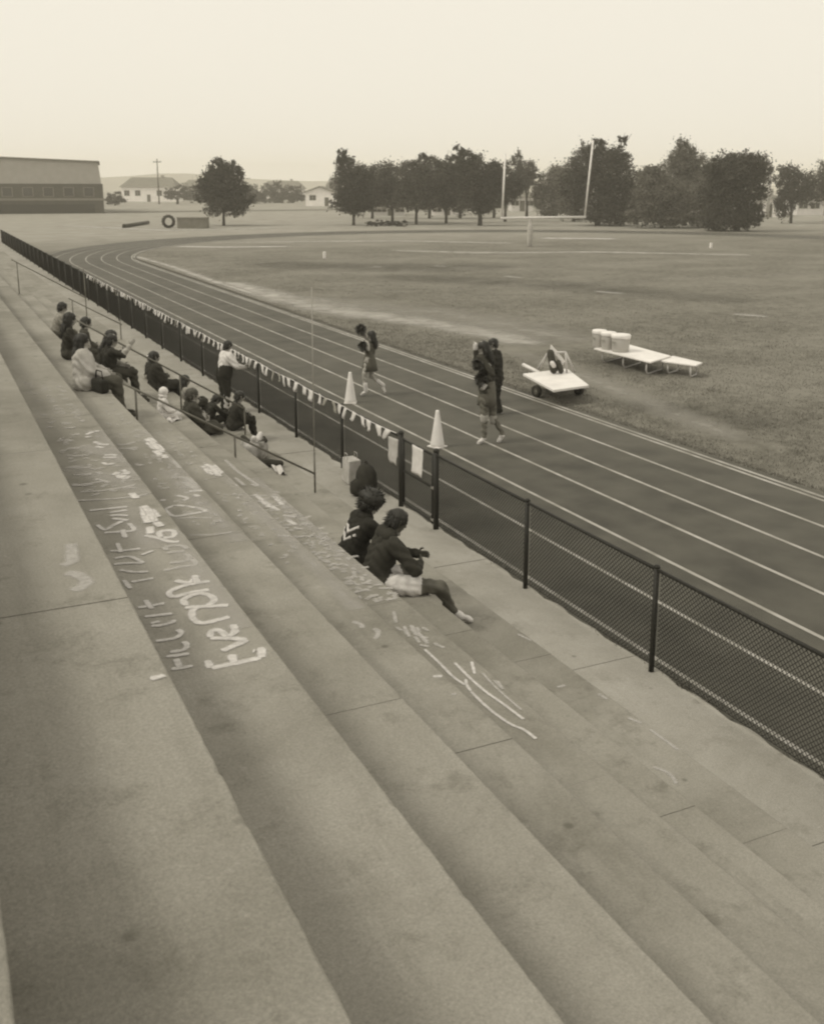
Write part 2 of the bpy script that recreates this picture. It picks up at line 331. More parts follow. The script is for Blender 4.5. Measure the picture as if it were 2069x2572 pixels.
# ---- concrete bleachers: twelve tiers of cast steps
def tz(j): return 0.24 if j <= -3 else 1.607+0.455*j
def txf(j): return 5.56 if j <= -3 else 3.097-0.767*j
bl = thing('concrete_bleachers', 'long grey concrete bleachers with painted lettering on the steps', 'bleachers')
def step_mesh(j, seed):
    r_ = random.Random(seed); mb = MB(); xb, xf_, z1, z0 = txf(j+1)-0.03, txf(j), tz(j), tz(j)-0.62; ns = 90; rows = []; chip = 0.0
    for i in range(ns+1):
        y = 0.003+(SL-0.006)*i/ns
        if r_.random() < 0.02: chip = r_.uniform(0.004, 0.014)
        bv = 0.007+abs(r_.gauss(0, 0.0025))+chip; chip *= 0.35; jx = r_.gauss(0, 0.0007)
        rows.append([(xb, y, z0), (xf_+jx, y, z0), (xf_+jx, y, z1-bv*0.9), (xf_-bv*0.35+jx, y, z1-bv*0.3), (xf_-bv, y, z1), (xb, y, z1)])
    vs_ = [p for r__ in rows for p in r__]; fs = [(i*6+k, i*6+(k+1) % 6, (i+1)*6+(k+1) % 6, (i+1)*6+k) for i in range(ns) for k in range(6)]
    fs += [tuple(range(5, -1, -1)), tuple(range(ns*6, ns*6+6))]; mb.add(vs_, [f_[::-1] for f_ in fs]); return mb.mesh('step', conc)
for j in range(-3, 8):
    var = [step_mesh(j, 100*j+q) for q in range(3)]
    for i in range(-4, 22):
        link('step', rnd.choice(var), bl, (rnd.uniform(-0.003, 0.003), YJ+i*SL, rnd.uniform(-0.0035, 0.0)))
m = MB(); prof = [(-2.45, -0.5), (5.2, -0.5), (5.2, -0.05)]
for j in range(-3, 8): prof += [(txf(j+1)-0.05, tz(j)-0.3)]
m.prism([(x, YJ-4*SL+0.1, z) for x, z in prof]+[(-2.45, YJ-4*SL+0.1, tz(7)-0.5)], (0, 26*SL-0.2, 0)); m.obj('footing', conc, bl)

# ---- lettering on the steps
pt = paint_mat('white_step_paint', 0.52, 0.98, 22.0)
ptf = paint_mat('faded_step_paint', 0.46, 0.68, 22.0)
ptb = paint_mat('heavy_step_paint', 0.55, 1.0, 18.0)
def resample(P, step=0.03):
    o_ = []
    # smooth with Catmull-Rom
    k = len(P)
    for i in range(k-1):
        p0, p1, p2, p3 = P[max(i-1, 0)], P[i], P[i+1], P[min(i+2, k-1)]
        s_ = max(2, int((p2-p1).length/step))
        for q in range(s_):
            t = q/s_
            o_.append(0.5*((2*p1)+(p2-p0)*t+(2*p0-5*p1+4*p2-p3)*t*t+(3*p1-p0-3*p2+p3)*t**3))
    o_.append(P[-1]); return o_
def letter(strokes, j, width=0.05, m_=None, name='painted_lettering', conv=None, dz=0.004):
    dz = dz*0.4
    mb = MB(); mb.core = []; zz = tz(j)+dz
    for q, st in enumerate(strokes):
        P = []
        for p in st:
            x, y = conv(*p) if conv else p
            w_ = onz(x, y, zz); P.append(Vector((min(w_.x, txf(j)-0.02), w_.y, 0)))
        P = resample(P, 0.014)
        s_ = strip(P, [width*1.0*rnd.uniform(0.85, 1.15)*(0.5 if i in (0, len(P)-1) else 1) for i, _ in enumerate(P)], zz+0.00012*q, True, True)
        lo, hi = txf(j+1)+0.012, txf(j)-0.012
        mb.add([(min(hi, max(lo, v_[0])), v_[1], v_[2]) for v_ in s_.v], s_.f); mb.core += s_.core
    return mb.obj(name, m_ or pt, bl)
def cv(ox, oy, s_): return lambda x, y: (ox+x/s_, oy+y/s_)
c3 = cv(140, 1200, 2.9897)
def blob(x, y, rx, ry, tilt, j, m_, n_=13, w_=0.075, conv=None):
    ss = []; c_, s_ = math.cos(tilt), math.sin(tilt)
    for _ in range(n_):
        u_, v_ = rnd.gauss(0, 0.45)*rx, rnd.gauss(0, 0.45)*ry; L_ = rnd.uniform(0.3, 0.8)*rx; a = rnd.gauss(0, 0.35)
        p = lambda t_: (x+c_*(u_+L_*t_*math.cos(a))-s_*(v_+L_*t_*math.sin(a)), y+s_*(u_+L_*t_*math.cos(a))+c_*(v_+L_*t_*math.sin(a)))
        ss.append([p(-0.5), p(0.05), p(0.5)])
    letter(ss, j, w_, m_, 'paint_smear', conv)['kind'] = 'stuff'
# lower line of the large word pair
letter([[(1135, 1370), (1165, 1430)], [(1165, 1430), (1360, 1390), (1545, 1350)], [(1340, 1392), (1318, 1325)], [(1545, 1352), (1545, 1290), (1520, 1275)], [(1500, 1300), (1475, 1300)]], 2, 0.06, ptb, conv=c3)
letter([[(1245, 1302), (1440, 1215)], [(1440, 1215), (1300, 1205), (1155, 1205)], [(1160, 1200), (1170, 1150), (1225, 1145), (1290, 1195)], [(1290, 1190), (1345, 1160), (1330, 1100)]], 2, 0.06, pt, conv=c3)
letter([[(1310, 1042), (1110, 1090), (1035, 1060), (1025, 1000), (1070, 970)], [(965, 975), (1130, 965), (1300, 957)], [(985, 960), (960, 915), (1060, 870), (1150, 880), (1190, 920), (1140, 960)]], 2, 0.06, pt, conv=c3)
letter([[(1155, 838), (1000, 865), (890, 892), (850, 870), (880, 840), (1000, 800), (1160, 775)], [(895, 770), (1000, 785), (1065, 735)], [(1040, 730), (1065, 790)]], 2, 0.06, pt, conv=c3)
letter([[(808, 697), (930, 670), (1045, 650), (1025, 610)], [(850, 640), (980, 622), (1005, 590), (965, 568)], [(830, 565), (900, 555), (970, 550)], [(835, 545), (830, 518), (940, 508), (990, 535)]], 2, 0.05, ptf, conv=c3)
letter([[(668, 430), (760, 450), (860, 478), (930, 476)], [(790, 445), (775, 410), (820, 395), (885, 400), (880, 440), (800, 450)]], 2, 0.06, pt, conv=c3)
blob(705, 275, 110, 55, 0.9, 2, ptb, 16, 0.08, c3)
# upper line, cut by the edge of the step above
letter([[(700, 1512), (790, 1490), (868, 1468)]], 3, 0.05, ptb, conv=c3)
letter([[(860, 1437), (950, 1425), (1035, 1410)], [(935, 1428), (902, 1358)], [(822, 1342), (920, 1332), (1010, 1318)], [(850, 1310), (960, 1292), (985, 1255), (955, 1228)], [(745, 1226), (890, 1205), (942, 1165), (910, 1138)]], 2, 0.045, pt, conv=c3)
letter([[(712, 1112), (800, 1105), (880, 1080), (880, 1065)], [(705, 1095), (790, 1075)], [(662, 1042), (780, 1030), (880, 1018)], [(612, 975), (720, 960), (822, 940)], [(672, 918), (722, 985)]], 2, 0.045, pt, conv=c3)
letter([[(562, 782), (650, 768), (738, 752)], [(512, 768), (562, 832)], [(478, 690), (580, 706), (700, 704)], [(432, 650), (540, 640), (660, 640)], [(440, 605), (560, 592), (660, 640)], [(405, 550), (520, 545), (640, 530)], [(640, 580), (732, 545)], [(462, 490), (492, 560)]], 2, 0.042, pt, conv=c3)
letter([[(360, 412), (470, 405), (585, 392), (550, 340)], [(500, 388), (522, 450)], [(312, 352), (372, 388), (440, 352), (505, 322)], [(250, 246), (400, 230), (540, 215)], [(400, 262), (480, 250), (540, 240)], [(400, 285), (470, 280), (545, 285)], [(420, 305), (500, 312), (545, 320)]], 2, 0.05, pt, conv=c3)
letter([[(160, 170), (340, 162), (500, 150), (690, 125)], [(120, 60), (260, 40), (400, 20)], [(180, 105), (350, 95), (560, 60), (600, 50)], [(300, 5), (400, 35)]], 2, 0.05, ptf, conv=c3)
# step below
letter([[(825, 235), (890, 208), (1000, 215), (1125, 245), (1000, 272), (890, 287), (830, 250), (825, 235)], [(900, 130), (985, 150), (960, 170)], [(780, 170), (830, 165)], [(1000, 100), (1110, 95)], [(1040, 125), (1080, 140)]], 1, 0.055, pt, conv=c3)
letter([[(1000, 430), (1180, 425), (1330, 405)]], 1, 0.04, ptf, conv=c3); letter([[(900, 305), (1100, 300), (1180, 298)]], 1, 0.04, ptf, conv=c3)
# heavy blobs of paint
c4 = cv(150, 960, 5.78)
blob(1390, 930, 170, 75, 0.75, 1, ptb, 16, 0.09, c4)
blob(910, 1330, 120, 80, -0.4, 2, pt, 12, 0.08, c4)
letter([[(640, 1060), (740, 1050), (830, 1060)], [(620, 1090), (740, 1090), (830, 1085)], [(620, 1160), (690, 1190), (800, 1170)], [(500, 860), (600, 900), (720, 900)], [(520, 930), (640, 950)], [(380, 760), (480, 720), (580, 700)], [(360, 800), (460, 780)]], 2, 0.06, pt, conv=c4)
for st_ in ([(820, 900), (960, 900), (1100, 860)], [(840, 960), (980, 960), (1120, 980)], [(850, 1010), (920, 1040)], [(1080, 690), (1180, 700)], [(1100, 1180), (1180, 1210)], [(1290, 1160), (1330, 1180)]): letter([st_], 1, 0.06, ptf, conv=c4)
letter([[(80, 830), (200, 850)], [(90, 960), (300, 950)], [(80, 1060), (340, 1070)], [(120, 1230), (300, 1240), (470, 1230)], [(280, 1340), (470, 1330)], [(180, 1480), (330, 1500)], [(540, 1300), (600, 1330)]], 2, 0.06, ptf, conv=c4)
c5 = cv(400, 1080, 4.954)
blob(660, 510, 170, 70, 0.6, 0, ptb, 16, 0.085, c5)
letter([[(380, 350), (400, 460)]], 1, 0.10, ptf, conv=c5); letter([[(260, 580), (380, 620), (460, 720)], [(300, 640), (400, 700), (500, 760)]], 1, 0.10, ptf, conv=c5)
letter([[(820, 370), (960, 500), (1100, 600), (1240, 690)], [(940, 590), (1060, 690)], [(1140, 670), (1220, 700)]], -1, 0.07, ptf, conv=c5)
letter([[(1190, 800), (1320, 900), (1480, 1000)], [(1260, 880), (1380, 960)], [(1430, 820), (1530, 930)], [(1540, 1060), (1700, 1080)], [(1580, 1110), (1700, 1180)]], -1, 0.08, pt, conv=c5)
for st_ in ([(1520, 1310), (1620, 1320)], [(1000, 660), (1060, 690)]): letter([st_], 0, 0.06, ptf, conv=c5)
# left edge marks on the upper step
c6 = cv(150, 1200, 4.954)
letter([[(140, 820), (150, 920), (160, 1040)], [(90, 850), (180, 850)], [(20, 1095), (120, 1060), (190, 1020)], [(60, 1190), (200, 1200), (320, 1270), (300, 1340), (160, 1410)]], 3, 0.09, ptf, conv=c6)
wash = paint_mat('thin_whitewash', 0.42, 0.5, 3.0, 1.0, 1.2, 0.1)
letter([[(250, 1080), (330, 1110), (400, 1150)], [(200, 1120), (300, 1150), (400, 1200)], [(180, 1170), (300, 1210), (380, 1240)]], 2, 0.34, wash, 'worn_paint', dz=0.0025)
letter([[(380, 1080), (450, 1150), (520, 1230)], [(420, 1180), (500, 1260), (600, 1360)]], 1, 0.30, wash, 'worn_paint', dz=0.0025)
letter([[(560, 1170), (660, 1260), (760, 1360)], [(620, 1260), (720, 1350), (820, 1450), (900, 1530)]], 0, 0.26, wash, 'worn_paint', dz=0.0025)
letter([[(640, 1200), (740, 1280), (840, 1360), (960, 1470)], [(700, 1260), (800, 1340), (900, 1440)]], -1, 0.26, wash, 'worn_paint', dz=0.0025)
letter([[(420, 1330), (520, 1460), (600, 1580)], [(300, 1260), (380, 1380)]], 2, 0.30, wash, 'worn_paint', dz=0.0025)
# small writing beside the seated pair: rows of short letters along the step
mb = MB(); mb.core = []; zz = tz(-1)+0.0022; q = 0
for row, xo in enumerate((0.07, 0.17, 0.27, 0.37, 0.48)):
    y = 8.5
    while y < 12.4:
        if rnd.random() < 0.82:
            for _ in range(rnd.choice((1, 2, 2, 3))):
                ax = txf(-1)-xo+rnd.uniform(-0.045, 0.045); ay = y+rnd.uniform(-0.04, 0.04)
                bx = ax+rnd.uniform(-0.09, 0.09); by = ay+rnd.uniform(-0.07, 0.07)
                P = resample([Vector((ax, ay, 0)), Vector(((ax+bx)/2+rnd.uniform(-0.03, 0.03), (ay+by)/2, 0)), Vector((bx, by, 0))], 0.02)
                s_ = strip(P, 0.062, zz+0.00003*(q % 40), True); mb.add(s_.v, s_.f); mb.core += s_.core; q += 1
        y += rnd.uniform(0.11, 0.17)
o = mb.obj('painted_lettering', paint_mat('small_step_paint', 0.46, 0.62, 6.0), bl); o['kind'] = 'stuff'
c7 = cv(900, 1550, 3.853)
for j_, x0_, x1_, y0_, y1_, nr in ((2, 1.02, 1.50, 8.6, 14.0, 3), (1, 1.92, 2.26, 8.6, 14.5, 2), (0, 2.75, 3.03, 8.6, 14.5, 2)):
    mb = MB(); mb.core = []; zz = tz(j_)+0.0023; q = 0
    for row in range(nr):
        xr = x0_+(x1_-x0_)*(row+0.5)/nr; y = y0_
        while y < y1_:
            if rnd.random() < 0.7:
                for _ in range(rnd.choice((1, 2, 2, 3))):
                    hh = (x1_-x0_)/nr*0.42; ax = xr+rnd.uniform(-hh, hh); ay = y+rnd.uniform(-0.06, 0.06); bx = xr+rnd.uniform(-hh, hh); by = ay+rnd.uniform(-0.08, 0.08)
                    P = resample([Vector((ax, ay, 0)), Vector(((ax+bx)/2, (ay+by)/2+rnd.uniform(-0.04, 0.04), 0)), Vector((bx, by, 0))], 0.02)
                    st_ = strip(P, 0.05, zz+0.00003*(q % 40), True, True); mb.add(st_.v, st_.f); mb.core += st_.core; q += 1
            y += rnd.uniform(0.14, 0.24)
    o = mb.obj('faint_writing', paint_mat('ghost_step_paint', 0.46, 0.55, 9.0), bl); o['kind'] = 'stuff'
blob(570, 160, 190, 75, 0.6, -1, ptf, 15, 0.045, c7)
letter([[(640, 310), (800, 460), (920, 580), (1040, 660)], [(1040, 600), (1045, 650), (1090, 720)], [(1090, 720), (1200, 830), (1330, 940), (1480, 1040), (1600, 1090), (1720, 1180)]], -1, 0.035, pt, conv=c7)
letter([[(930, 440), (1080, 590), (1230, 720), (1400, 840), (1600, 990)], [(1095, 430), (1125, 550)]], -1, 0.035, pt, conv=c7, dz=0.005)
letter([[(1200, 540), (1320, 670), (1440, 780), (1580, 900)], [(1310, 610), (1400, 700)], [(1370, 610), (1400, 700)]], -1, 0.03, ptf, conv=c7, dz=0.006)
letter([[(715, 575), (860, 560)]], 0, 0.05, pt, conv=c7); letter([[(890, 750), (960, 742)]], 0, 0.045, ptf, conv=c7)
letter([[(140, 110), (185, 130), (185, 180), (150, 210)], [(-60, 40), (20, 70), (40, 110)]], 0, 0.06, ptf, conv=c7)
c8 = cv(1300, 1500, 3.468)
letter([[(1180, 1480), (1290, 1520), (1350, 1570), (1380, 1630)]], -3, 0.05, ptf, conv=c8)
for st_ in ([(340, 785), (420, 765)], [(700, 840), (780, 890)], [(960, 1050), (1080, 1100)], [(1150, 1150), (1400, 1330)], [(0, 320), (120, 380)]): letter([st_], -3, 0.05, ptf, conv=c8)

# ---- black chain-link fence along the walkway
blk = mat('black_vinyl', 0.02, 0.2, 20, 0.6, spec=0.3)
D, Y0, YG, HF = 2.56, 8.0208, 14.3915, 1.144
def link_mesh(L, H, step=0.056, rr=0.0043):
    mb = MB()
    for sgn in (1, -1):
        x = -H
        while x < L:
            xs, zs, xe, ze = x, 0.0, x+H, H
            if xs < 0: zs -= xs; xs = 0.0
            if xe > L: ze -= (xe-L); xe = L
            if xe-xs > 0.01:
                a, bb = (xs, zs), (xe, ze)
                if sgn < 0: a, bb = (L-xs, zs), (L-xe, ze)
                off = 0.0022*sgn
                d = Vector((0, bb[0]-a[0], bb[1]-a[1])).normalized(); nn = Vector((1, 0, 0)); e = d.cross(nn)
                pa, pb = Vector((off, a[0], a[1])), Vector((off, bb[0], bb[1]))
                ring = [nn*rr*math.cos(t)+e*rr*math.sin(t) for t in (R(90), R(210), R(330))]
                mb.add([pa+r_ for r_ in ring]+[pb+r_ for r_ in ring], [(0, 1, 4, 3), (1, 2, 5, 4), (2, 0, 3, 5)])
            x += step
    return mb
fence = thing('chain_link_fence', 'long black chain link fence between the front walkway and the track', 'fence')
pm = MB(); pm.tube([(0, 0, -0.3), (0, 0, HF+0.02)], 0.03, 10); pm.lathe([(0.034, HF+0.015), (0.036, HF+0.03), (0.02, HF+0.05)], seg=10); pme = pm.mesh('post', blk, True)
pm = MB(); pm.tube([(0, 0, -0.3), (0, 0, HF+0.06)], 0.042, 12); pm.lathe([(0.046, HF+0.05), (0.048, HF+0.07), (0.025, HF+0.1)], seg=12); pmt = pm.mesh('post', blk, True)
rmb = MB(); rmb.tube([(0, 0, HF), (0, D, HF)], 0.021, 8); rme = rmb.mesh('top_rail', blk, True)
lme = link_mesh(D-0.06, HF-0.07).mesh('chain_link_mesh', blk)
mw = MB(); mw.tube([(0, 0, 0.05), (0, D, 0.05)], 0.004, 5); mwe = mw.mesh('tension_wire', blk)
def bay(y):
    link('top_rail', rme, fence, (XF, y, 0)); o = link('chain_link_mesh', lme, fence, (XF+0.034, y+0.03, 0.05)); o['kind'] = 'stuff'; link('tension_wire', mwe, fence, (XF+0.034, y, 0))
for k in range(-3, 3):
    y = Y0+D*k; link('post', pmt if k == 2 else pme, fence, (XF, y, 0))
    if k < 2: bay(y)
for k in range(0, 33):
    y = YG+D*k; link('post', pmt if k == 0 else pme, fence, (XF, y, 0)); bay(y)
# gate in the gap
YA, YZ = Y0+2*D+0.10, YG-0.09
gate = thing('fence_gate', 'narrow black chain link gate with a white sheet hung on it', 'gate', (XF, YA, 0))
for yy in (0.0, YZ-YA-0.0):
    m = MB(); m.tube([(0, yy, 0.06), (0, yy, HF)], 0.026, 10); m.obj('stile', blk, gate, True)
for zz in (0.09, 0.62, HF-0.02):
    m = MB(); m.tube([(0, 0.0, zz), (0, YZ-YA, zz)], 0.019, 8); m.obj('rail', blk, gate, True)
o = link_mesh(YZ-YA, HF-0.12).obj('chain_link_mesh', blk, gate, loc=(0.03, 0, 0.09)); o['kind'] = 'stuff'
for zz in (0.12, 0.62):
    m = MB(); m.tube([(0, -0.1, zz), (0, 0.03, zz)], 0.03, 8); m.obj('latch' if zz > 0.5 else 'hinge', mat('bare_steel', 0.35, 0.2, 8, 0.4, metal=0.6), gate, True)

# ================================================================== THINGS BY THE FENCE
white = mat('white_plastic', 0.74, 0.05, 5, 0.55, spec=0.35, v2=0.5, s2=2.6, m2=0.55)
cloth_w = mat('white_cloth', 0.66, 0.10, 7, 0.9)
for (px, py, lab) in ((1098, 1123, 'white traffic cone on the track, right in front of the gate post'), (880, 1012, 'white traffic cone on the track beside the walking cheerleader')):
    p = onz(px, py, ZG); t = thing('traffic_cone', lab, 'cone', (p.x, p.y, ZG+0.004), R(20 if px > 1000 else 65), 'white cones on the lane line')
    m = MB(); m.box(-0.145, 0.145, -0.145, 0.145, 0, 0.03); m.obj('base', white, t, bevel=0.01)
    m = MB(); m.lathe([(0.138, 0.03), (0.139, 0.06), (0.132, 0.10), (0.038, 0.72), (0.032, 0.745), (0.02, 0.745)], seg=28); m.obj('body', white, t, True)

# sheets hung on the fence
def cloth_panel(name, corners, nx, nz, m_, amp, parent=None, seed=0):
    """hanging sheet between four corners (top-left, top-right, bottom-right, bottom-left) with soft folds, 6 mm thick"""
    r_ = random.Random(seed); mb = MB(); tl, tr, br, blc = [Vector(c) for c in corners]
    nn = (tr-tl).cross(blc-tl).normalized(); ph = [r_.uniform(0, 6) for _ in range(4)]; vs_ = []
    for i in range(nz+1):
        v_ = i/nz
        for k in range(nx+1):
            u_ = k/nx; p = tl.lerp(tr, u_).lerp(blc.lerp(br, u_), v_)
            w_ = amp*(math.sin(u_*9+ph[0]+v_*2)*0.6+math.sin(v_*7+ph[1])*0.3+math.sin((u_+v_)*13+ph[2])*0.3)*(0.3+v_)
            vs_.append(p+nn*w_)
    mb.add(vs_, [(i*(nx+1)+k, i*(nx+1)+k+1, (i+1)*(nx+1)+k+1, (i+1)*(nx+1)+k) for i in range(nz) for k in range(nx)])
    o = mb.obj(name, m_, parent, True); sd_ = o.modifiers.new('thickness', 'SOLIDIFY'); sd_.thickness = 0.006; return o
XS = XF-0.05
def fx(x, y, X=XS): return onx(x, y, X)
o = cloth_panel('hung_sheet', [fx(1036, 1116), fx(1063, 1130), fx(1061, 1200), fx(1034, 1185)], 8, 12, cloth_w, 0.012, seed=1)
tag(o, 'white rectangular sheet hung on the chain link gate', 'sheet', 'sheets hung on the fence')
o = cloth_panel('hung_sheet', [fx(976, 1095), fx(1000, 1104), fx(997, 1170), fx(975, 1156)], 8, 12, mat('beige_cloth', 0.45, 0.12, 8, 0.9), 0.016, seed=2)
tag(o, 'beige cloth hung on the fence left of the thick gate post', 'sheet', 'sheets hung on the fence')
# pennant string
pen = thing('pennant_string', 'string of small white pennants tied along the fence top rail', 'pennants')
ycord = [YG+0.1+i*0.32 for i in range(105)]
m = MB(); m.tube([(XF-0.04, y, HF+0.045-0.03*abs(math.sin(i*0.4))) for i, y in enumerate(ycord)], 0.006, 5); m.obj('cord', cloth_w, pen)
pw, pd = mat('pennant_white', 0.60, 0.08, 9, 0.85), mat('pennant_dull', 0.27, 0.2, 9, 0.85)
y = YG+0.3; k = 0
while y < YG+33:
    h_ = rnd.uniform(0.14, 0.24); w_ = rnd.uniform(0.11, 0.2); ti = rnd.uniform(-0.8, 0.8); z0 = HF+0.03
    tl = Vector((XF-0.045, y, z0)); tr = tl+Vector((rnd.uniform(-0.03, 0.02), w_, 0.01))
    sw = Vector((rnd.uniform(-0.05, -0.005), ti*h_, -h_*math.cos(ti)))
    f_ = rnd.uniform(0.25, 0.9)
    o = cloth_panel('pennant', [tl, tr, tr.lerp(tl, 0.5-0.5*f_)+sw, tl.lerp(tr, 0.5-0.5*f_)+sw], 3, 4, pd if rnd.random() < 0.2 else pw, 0.02, pen, seed=k)
    k += 1; y += rnd.uniform(0.26, 0.5)
# bags at the fence foot
p = onx(880, 1178, 6.36); t = thing('plastic_bag', 'pale upright carrier bag leaning on the fence foot', 'bag', (6.36, p.y, 0), 0, 'bags at the fence')
m = MB(); m.prism([(-0.11, -0.17, 0), (0.11, -0.17, 0), (0.12, 0.17, 0), (-0.10, 0.18, 0)], (0.02, 0.0, 0.42)); m.obj('body', mat('pale_paper', 0.42, 0.2, 6, 0.8), t, bevel=0.02)
for sx_ in (-0.08, 0.1):
    m = MB(); m.tube([(sx_, -0.07, 0.41), (sx_, -0.05, 0.52), (sx_, 0.05, 0.52), (sx_, 0.07, 0.41)], 0.008, 6); m.obj('handle', mat('pale_paper', 0.42), t, True)
p = onx(920, 1203, 6.33); t = thing('backpack', 'bulky black backpack standing on the walkway by the fence', 'backpack', (6.33, p.y, 0), 0, 'bags at the fence')
dkc = mat('dark_cloth', 0.028, 0.3, 9, 0.95)
m = MB(); m.lathe([(0.20, 0), (0.235, 0.05), (0.24, 0.22), (0.22, 0.36), (0.15, 0.47), (0.05, 0.52)], seg=18); o = m.obj('body', dkc, t, True); o.scale = (0.72, 1.05, 1)
m = MB(); m.lathe([(0.12, 0), (0.13, 0.05), (0.12, 0.18), (0.05, 0.24)], c=(-0.16, 0, 0.04), seg=14); m.obj('pocket', dkc, t, True)
m = MB(); m.tube([(0, -0.04, 0.51), (0, -0.03, 0.57), (0, 0.03, 0.57), (0, 0.04, 0.51)], 0.01, 6); m.obj('handle', dkc, t, True)

# ---- handrails down the steps
steel = mat('painted_steel', 0.13, 0.25, 9, 0.6, spec=0.35)
def handrail(Y, xs, zs, label, posts):
    t = thing('handrail', label, 'handrail', (xs[0], Y, 0), 0, 'handrails on the steps')
    m = MB(); m.tube([(x-xs[0], 0, z) for x, z in zip(xs, zs)], 0.017, 8); m.obj('rail', steel, t, True)
    for x, zb, ztp in posts:
        m = MB(); m.tube([(x-xs[0], 0, zb), (x-xs[0], 0, ztp)], 0.016, 8); m.obj('post', steel, t, True)
handrail(14.94, [2.45, 5.32], [2.24, 0.55], 'thin handrail down the steps ending nearest the seated pair', [(5.32, 0.24, 0.90), (2.62, 1.607, 2.13), (4.05, 0.69, 1.30)])
t_ = bpy.data.objects['handrail']; m = MB(); m.tube([(2.87, 0, 0.88), (2.885, 0, 3.5)], 0.0085, 6); m.obj('slender_pole', mat('pale_rod', 0.30, 0.1, 3, 0.5), t_, True)
handrail(19.2, [2.40, 5.42], [2.66, 0.76], 'thin handrail down the steps behind the grey sweater', [(5.42, 0.24, 0.80), (3.02, 1.152, 2.27), (4.2, 0.69, 1.53)])
handrail(35.2, [2.6, 4.76], [2.7, 1.40], 'distant handrail post above the leftmost heads', [(4.76, 0.697, 2.35), (2.75, 1.607, 2.60)])
handrail(33.3, [4.0, 5.55], [1.6, 0.7], 'distant short handrail beyond the dark haired spectators', [(5.5, 0.24, 0.9), (4.1, 0.697, 1.55)])

# ================================================================== PEOPLE
skin_l, skin_d = mat('skin_light', 0.34, 0.06, 9, 0.6), mat('skin_dark', 0.10, 0.08, 9, 0.55)
hair_d = mat('dark_hair', 0.022, 0.35, 30, 0.6, spec=0.4)
hair_m = mat('mid_hair', 0.06, 0.35, 30, 0.6)
FAB = {}
def fab(v): 
    k = 'fabric_%03d' % int(v*1000); return mat(k, v, 0.14, 6, 0.95, 0.3, 40)
def capsule(mb, p0, r0, p1, r1, seg=12, mi=0):
    p0, p1 = Vector(p0), Vector(p1); ax = p1-p0
    if ax.length < 1e-5: ax = Vector((0, 0, 1e-4))
    t = ax.normalized(); pts = []; rad = []
    for a in (-80, -55, -28): pts.append(p0+t*r0*math.sin(R(a))); rad.append(r0*math.cos(R(a)))
    for f_ in (0, 0.33, 0.67, 1.0): pts.append(p0+ax*f_); rad.append(r0+(r1-r0)*f_)
    for a in (28, 55, 80): pts.append(p1+t*r1*math.sin(R(a))); rad.append(r1*math.cos(R(a)))
    a = t.cross(Vector((0, 0, 1)) if abs(t.z) < 0.9 else Vector((1, 0, 0))).normalized(); b_ = t.cross(a); vs_ = []
    for p, r_ in zip(pts, rad):
        vs_ += [p+(a*math.cos(2*math.pi*k/seg)+b_*math.sin(2*math.pi*k/seg))*r_ for k in range(seg)]
    n_ = len(pts); fs = [(i*seg+k, i*seg+(k+1) % seg, (i+1)*seg+(k+1) % seg, (i+1)*seg+k) for i in range(n_-1) for k in range(seg)]
    fs.append(tuple(range(seg-1, -1, -1))); fs.append(tuple(range(len(vs_)-seg, len(vs_)))); mb.add(vs_, fs, mi)
def hand(mb, wr, d, side, pal, s, mi, curl=0.5):
    """palm and five unequal bent fingers from wrist wr along d; side points to the thumb, pal is the palm normal"""
    d, side, pal = Vector(d).normalized(), Vector(side), Vector(pal)
    side = (side-d*side.dot(d)).normalized(); pal = d.cross(side).normalized() if pal.dot(d.cross(side)) >= 0 else -d.cross(side).normalized()
    wr = Vector(wr); c = wr+d*0.05*s
    for o_ in (-0.024, -0.008, 0.008, 0.024): capsule(mb, wr+side*o_*0.6*s, 0.014*s, c+d*0.035*s+side*o_*s, 0.012*s, 6, mi)
    for o_, L in ((-0.028, 0.055), (-0.010, 0.072), (0.009, 0.078), (0.027, 0.068)):
        a = c+d*0.035*s+side*o_*s; k1 = a+(d+pal*curl*0.5).normalized()*L*0.5*s; k2 = k1+(d*0.7+pal*curl*1.3).normalized()*L*0.5*s
        capsule(mb, a, 0.0095*s, k1, 0.0085*s, 6, mi); capsule(mb, k1, 0.0085*s, k2, 0.0065*s, 6, mi)
    a = wr+d*0.025*s+side*0.03*s; k1 = a+(d*0.6+side*0.8).normalized()*0.035*s; k2 = k1+(d+side*0.2+pal*0.4).normalized()*0.03*s
    capsule(mb, a, 0.012*s, k1, 0.010*s, 6, mi); capsule(mb, k1, 0.010*s, k2, 0.008*s, 6, mi)

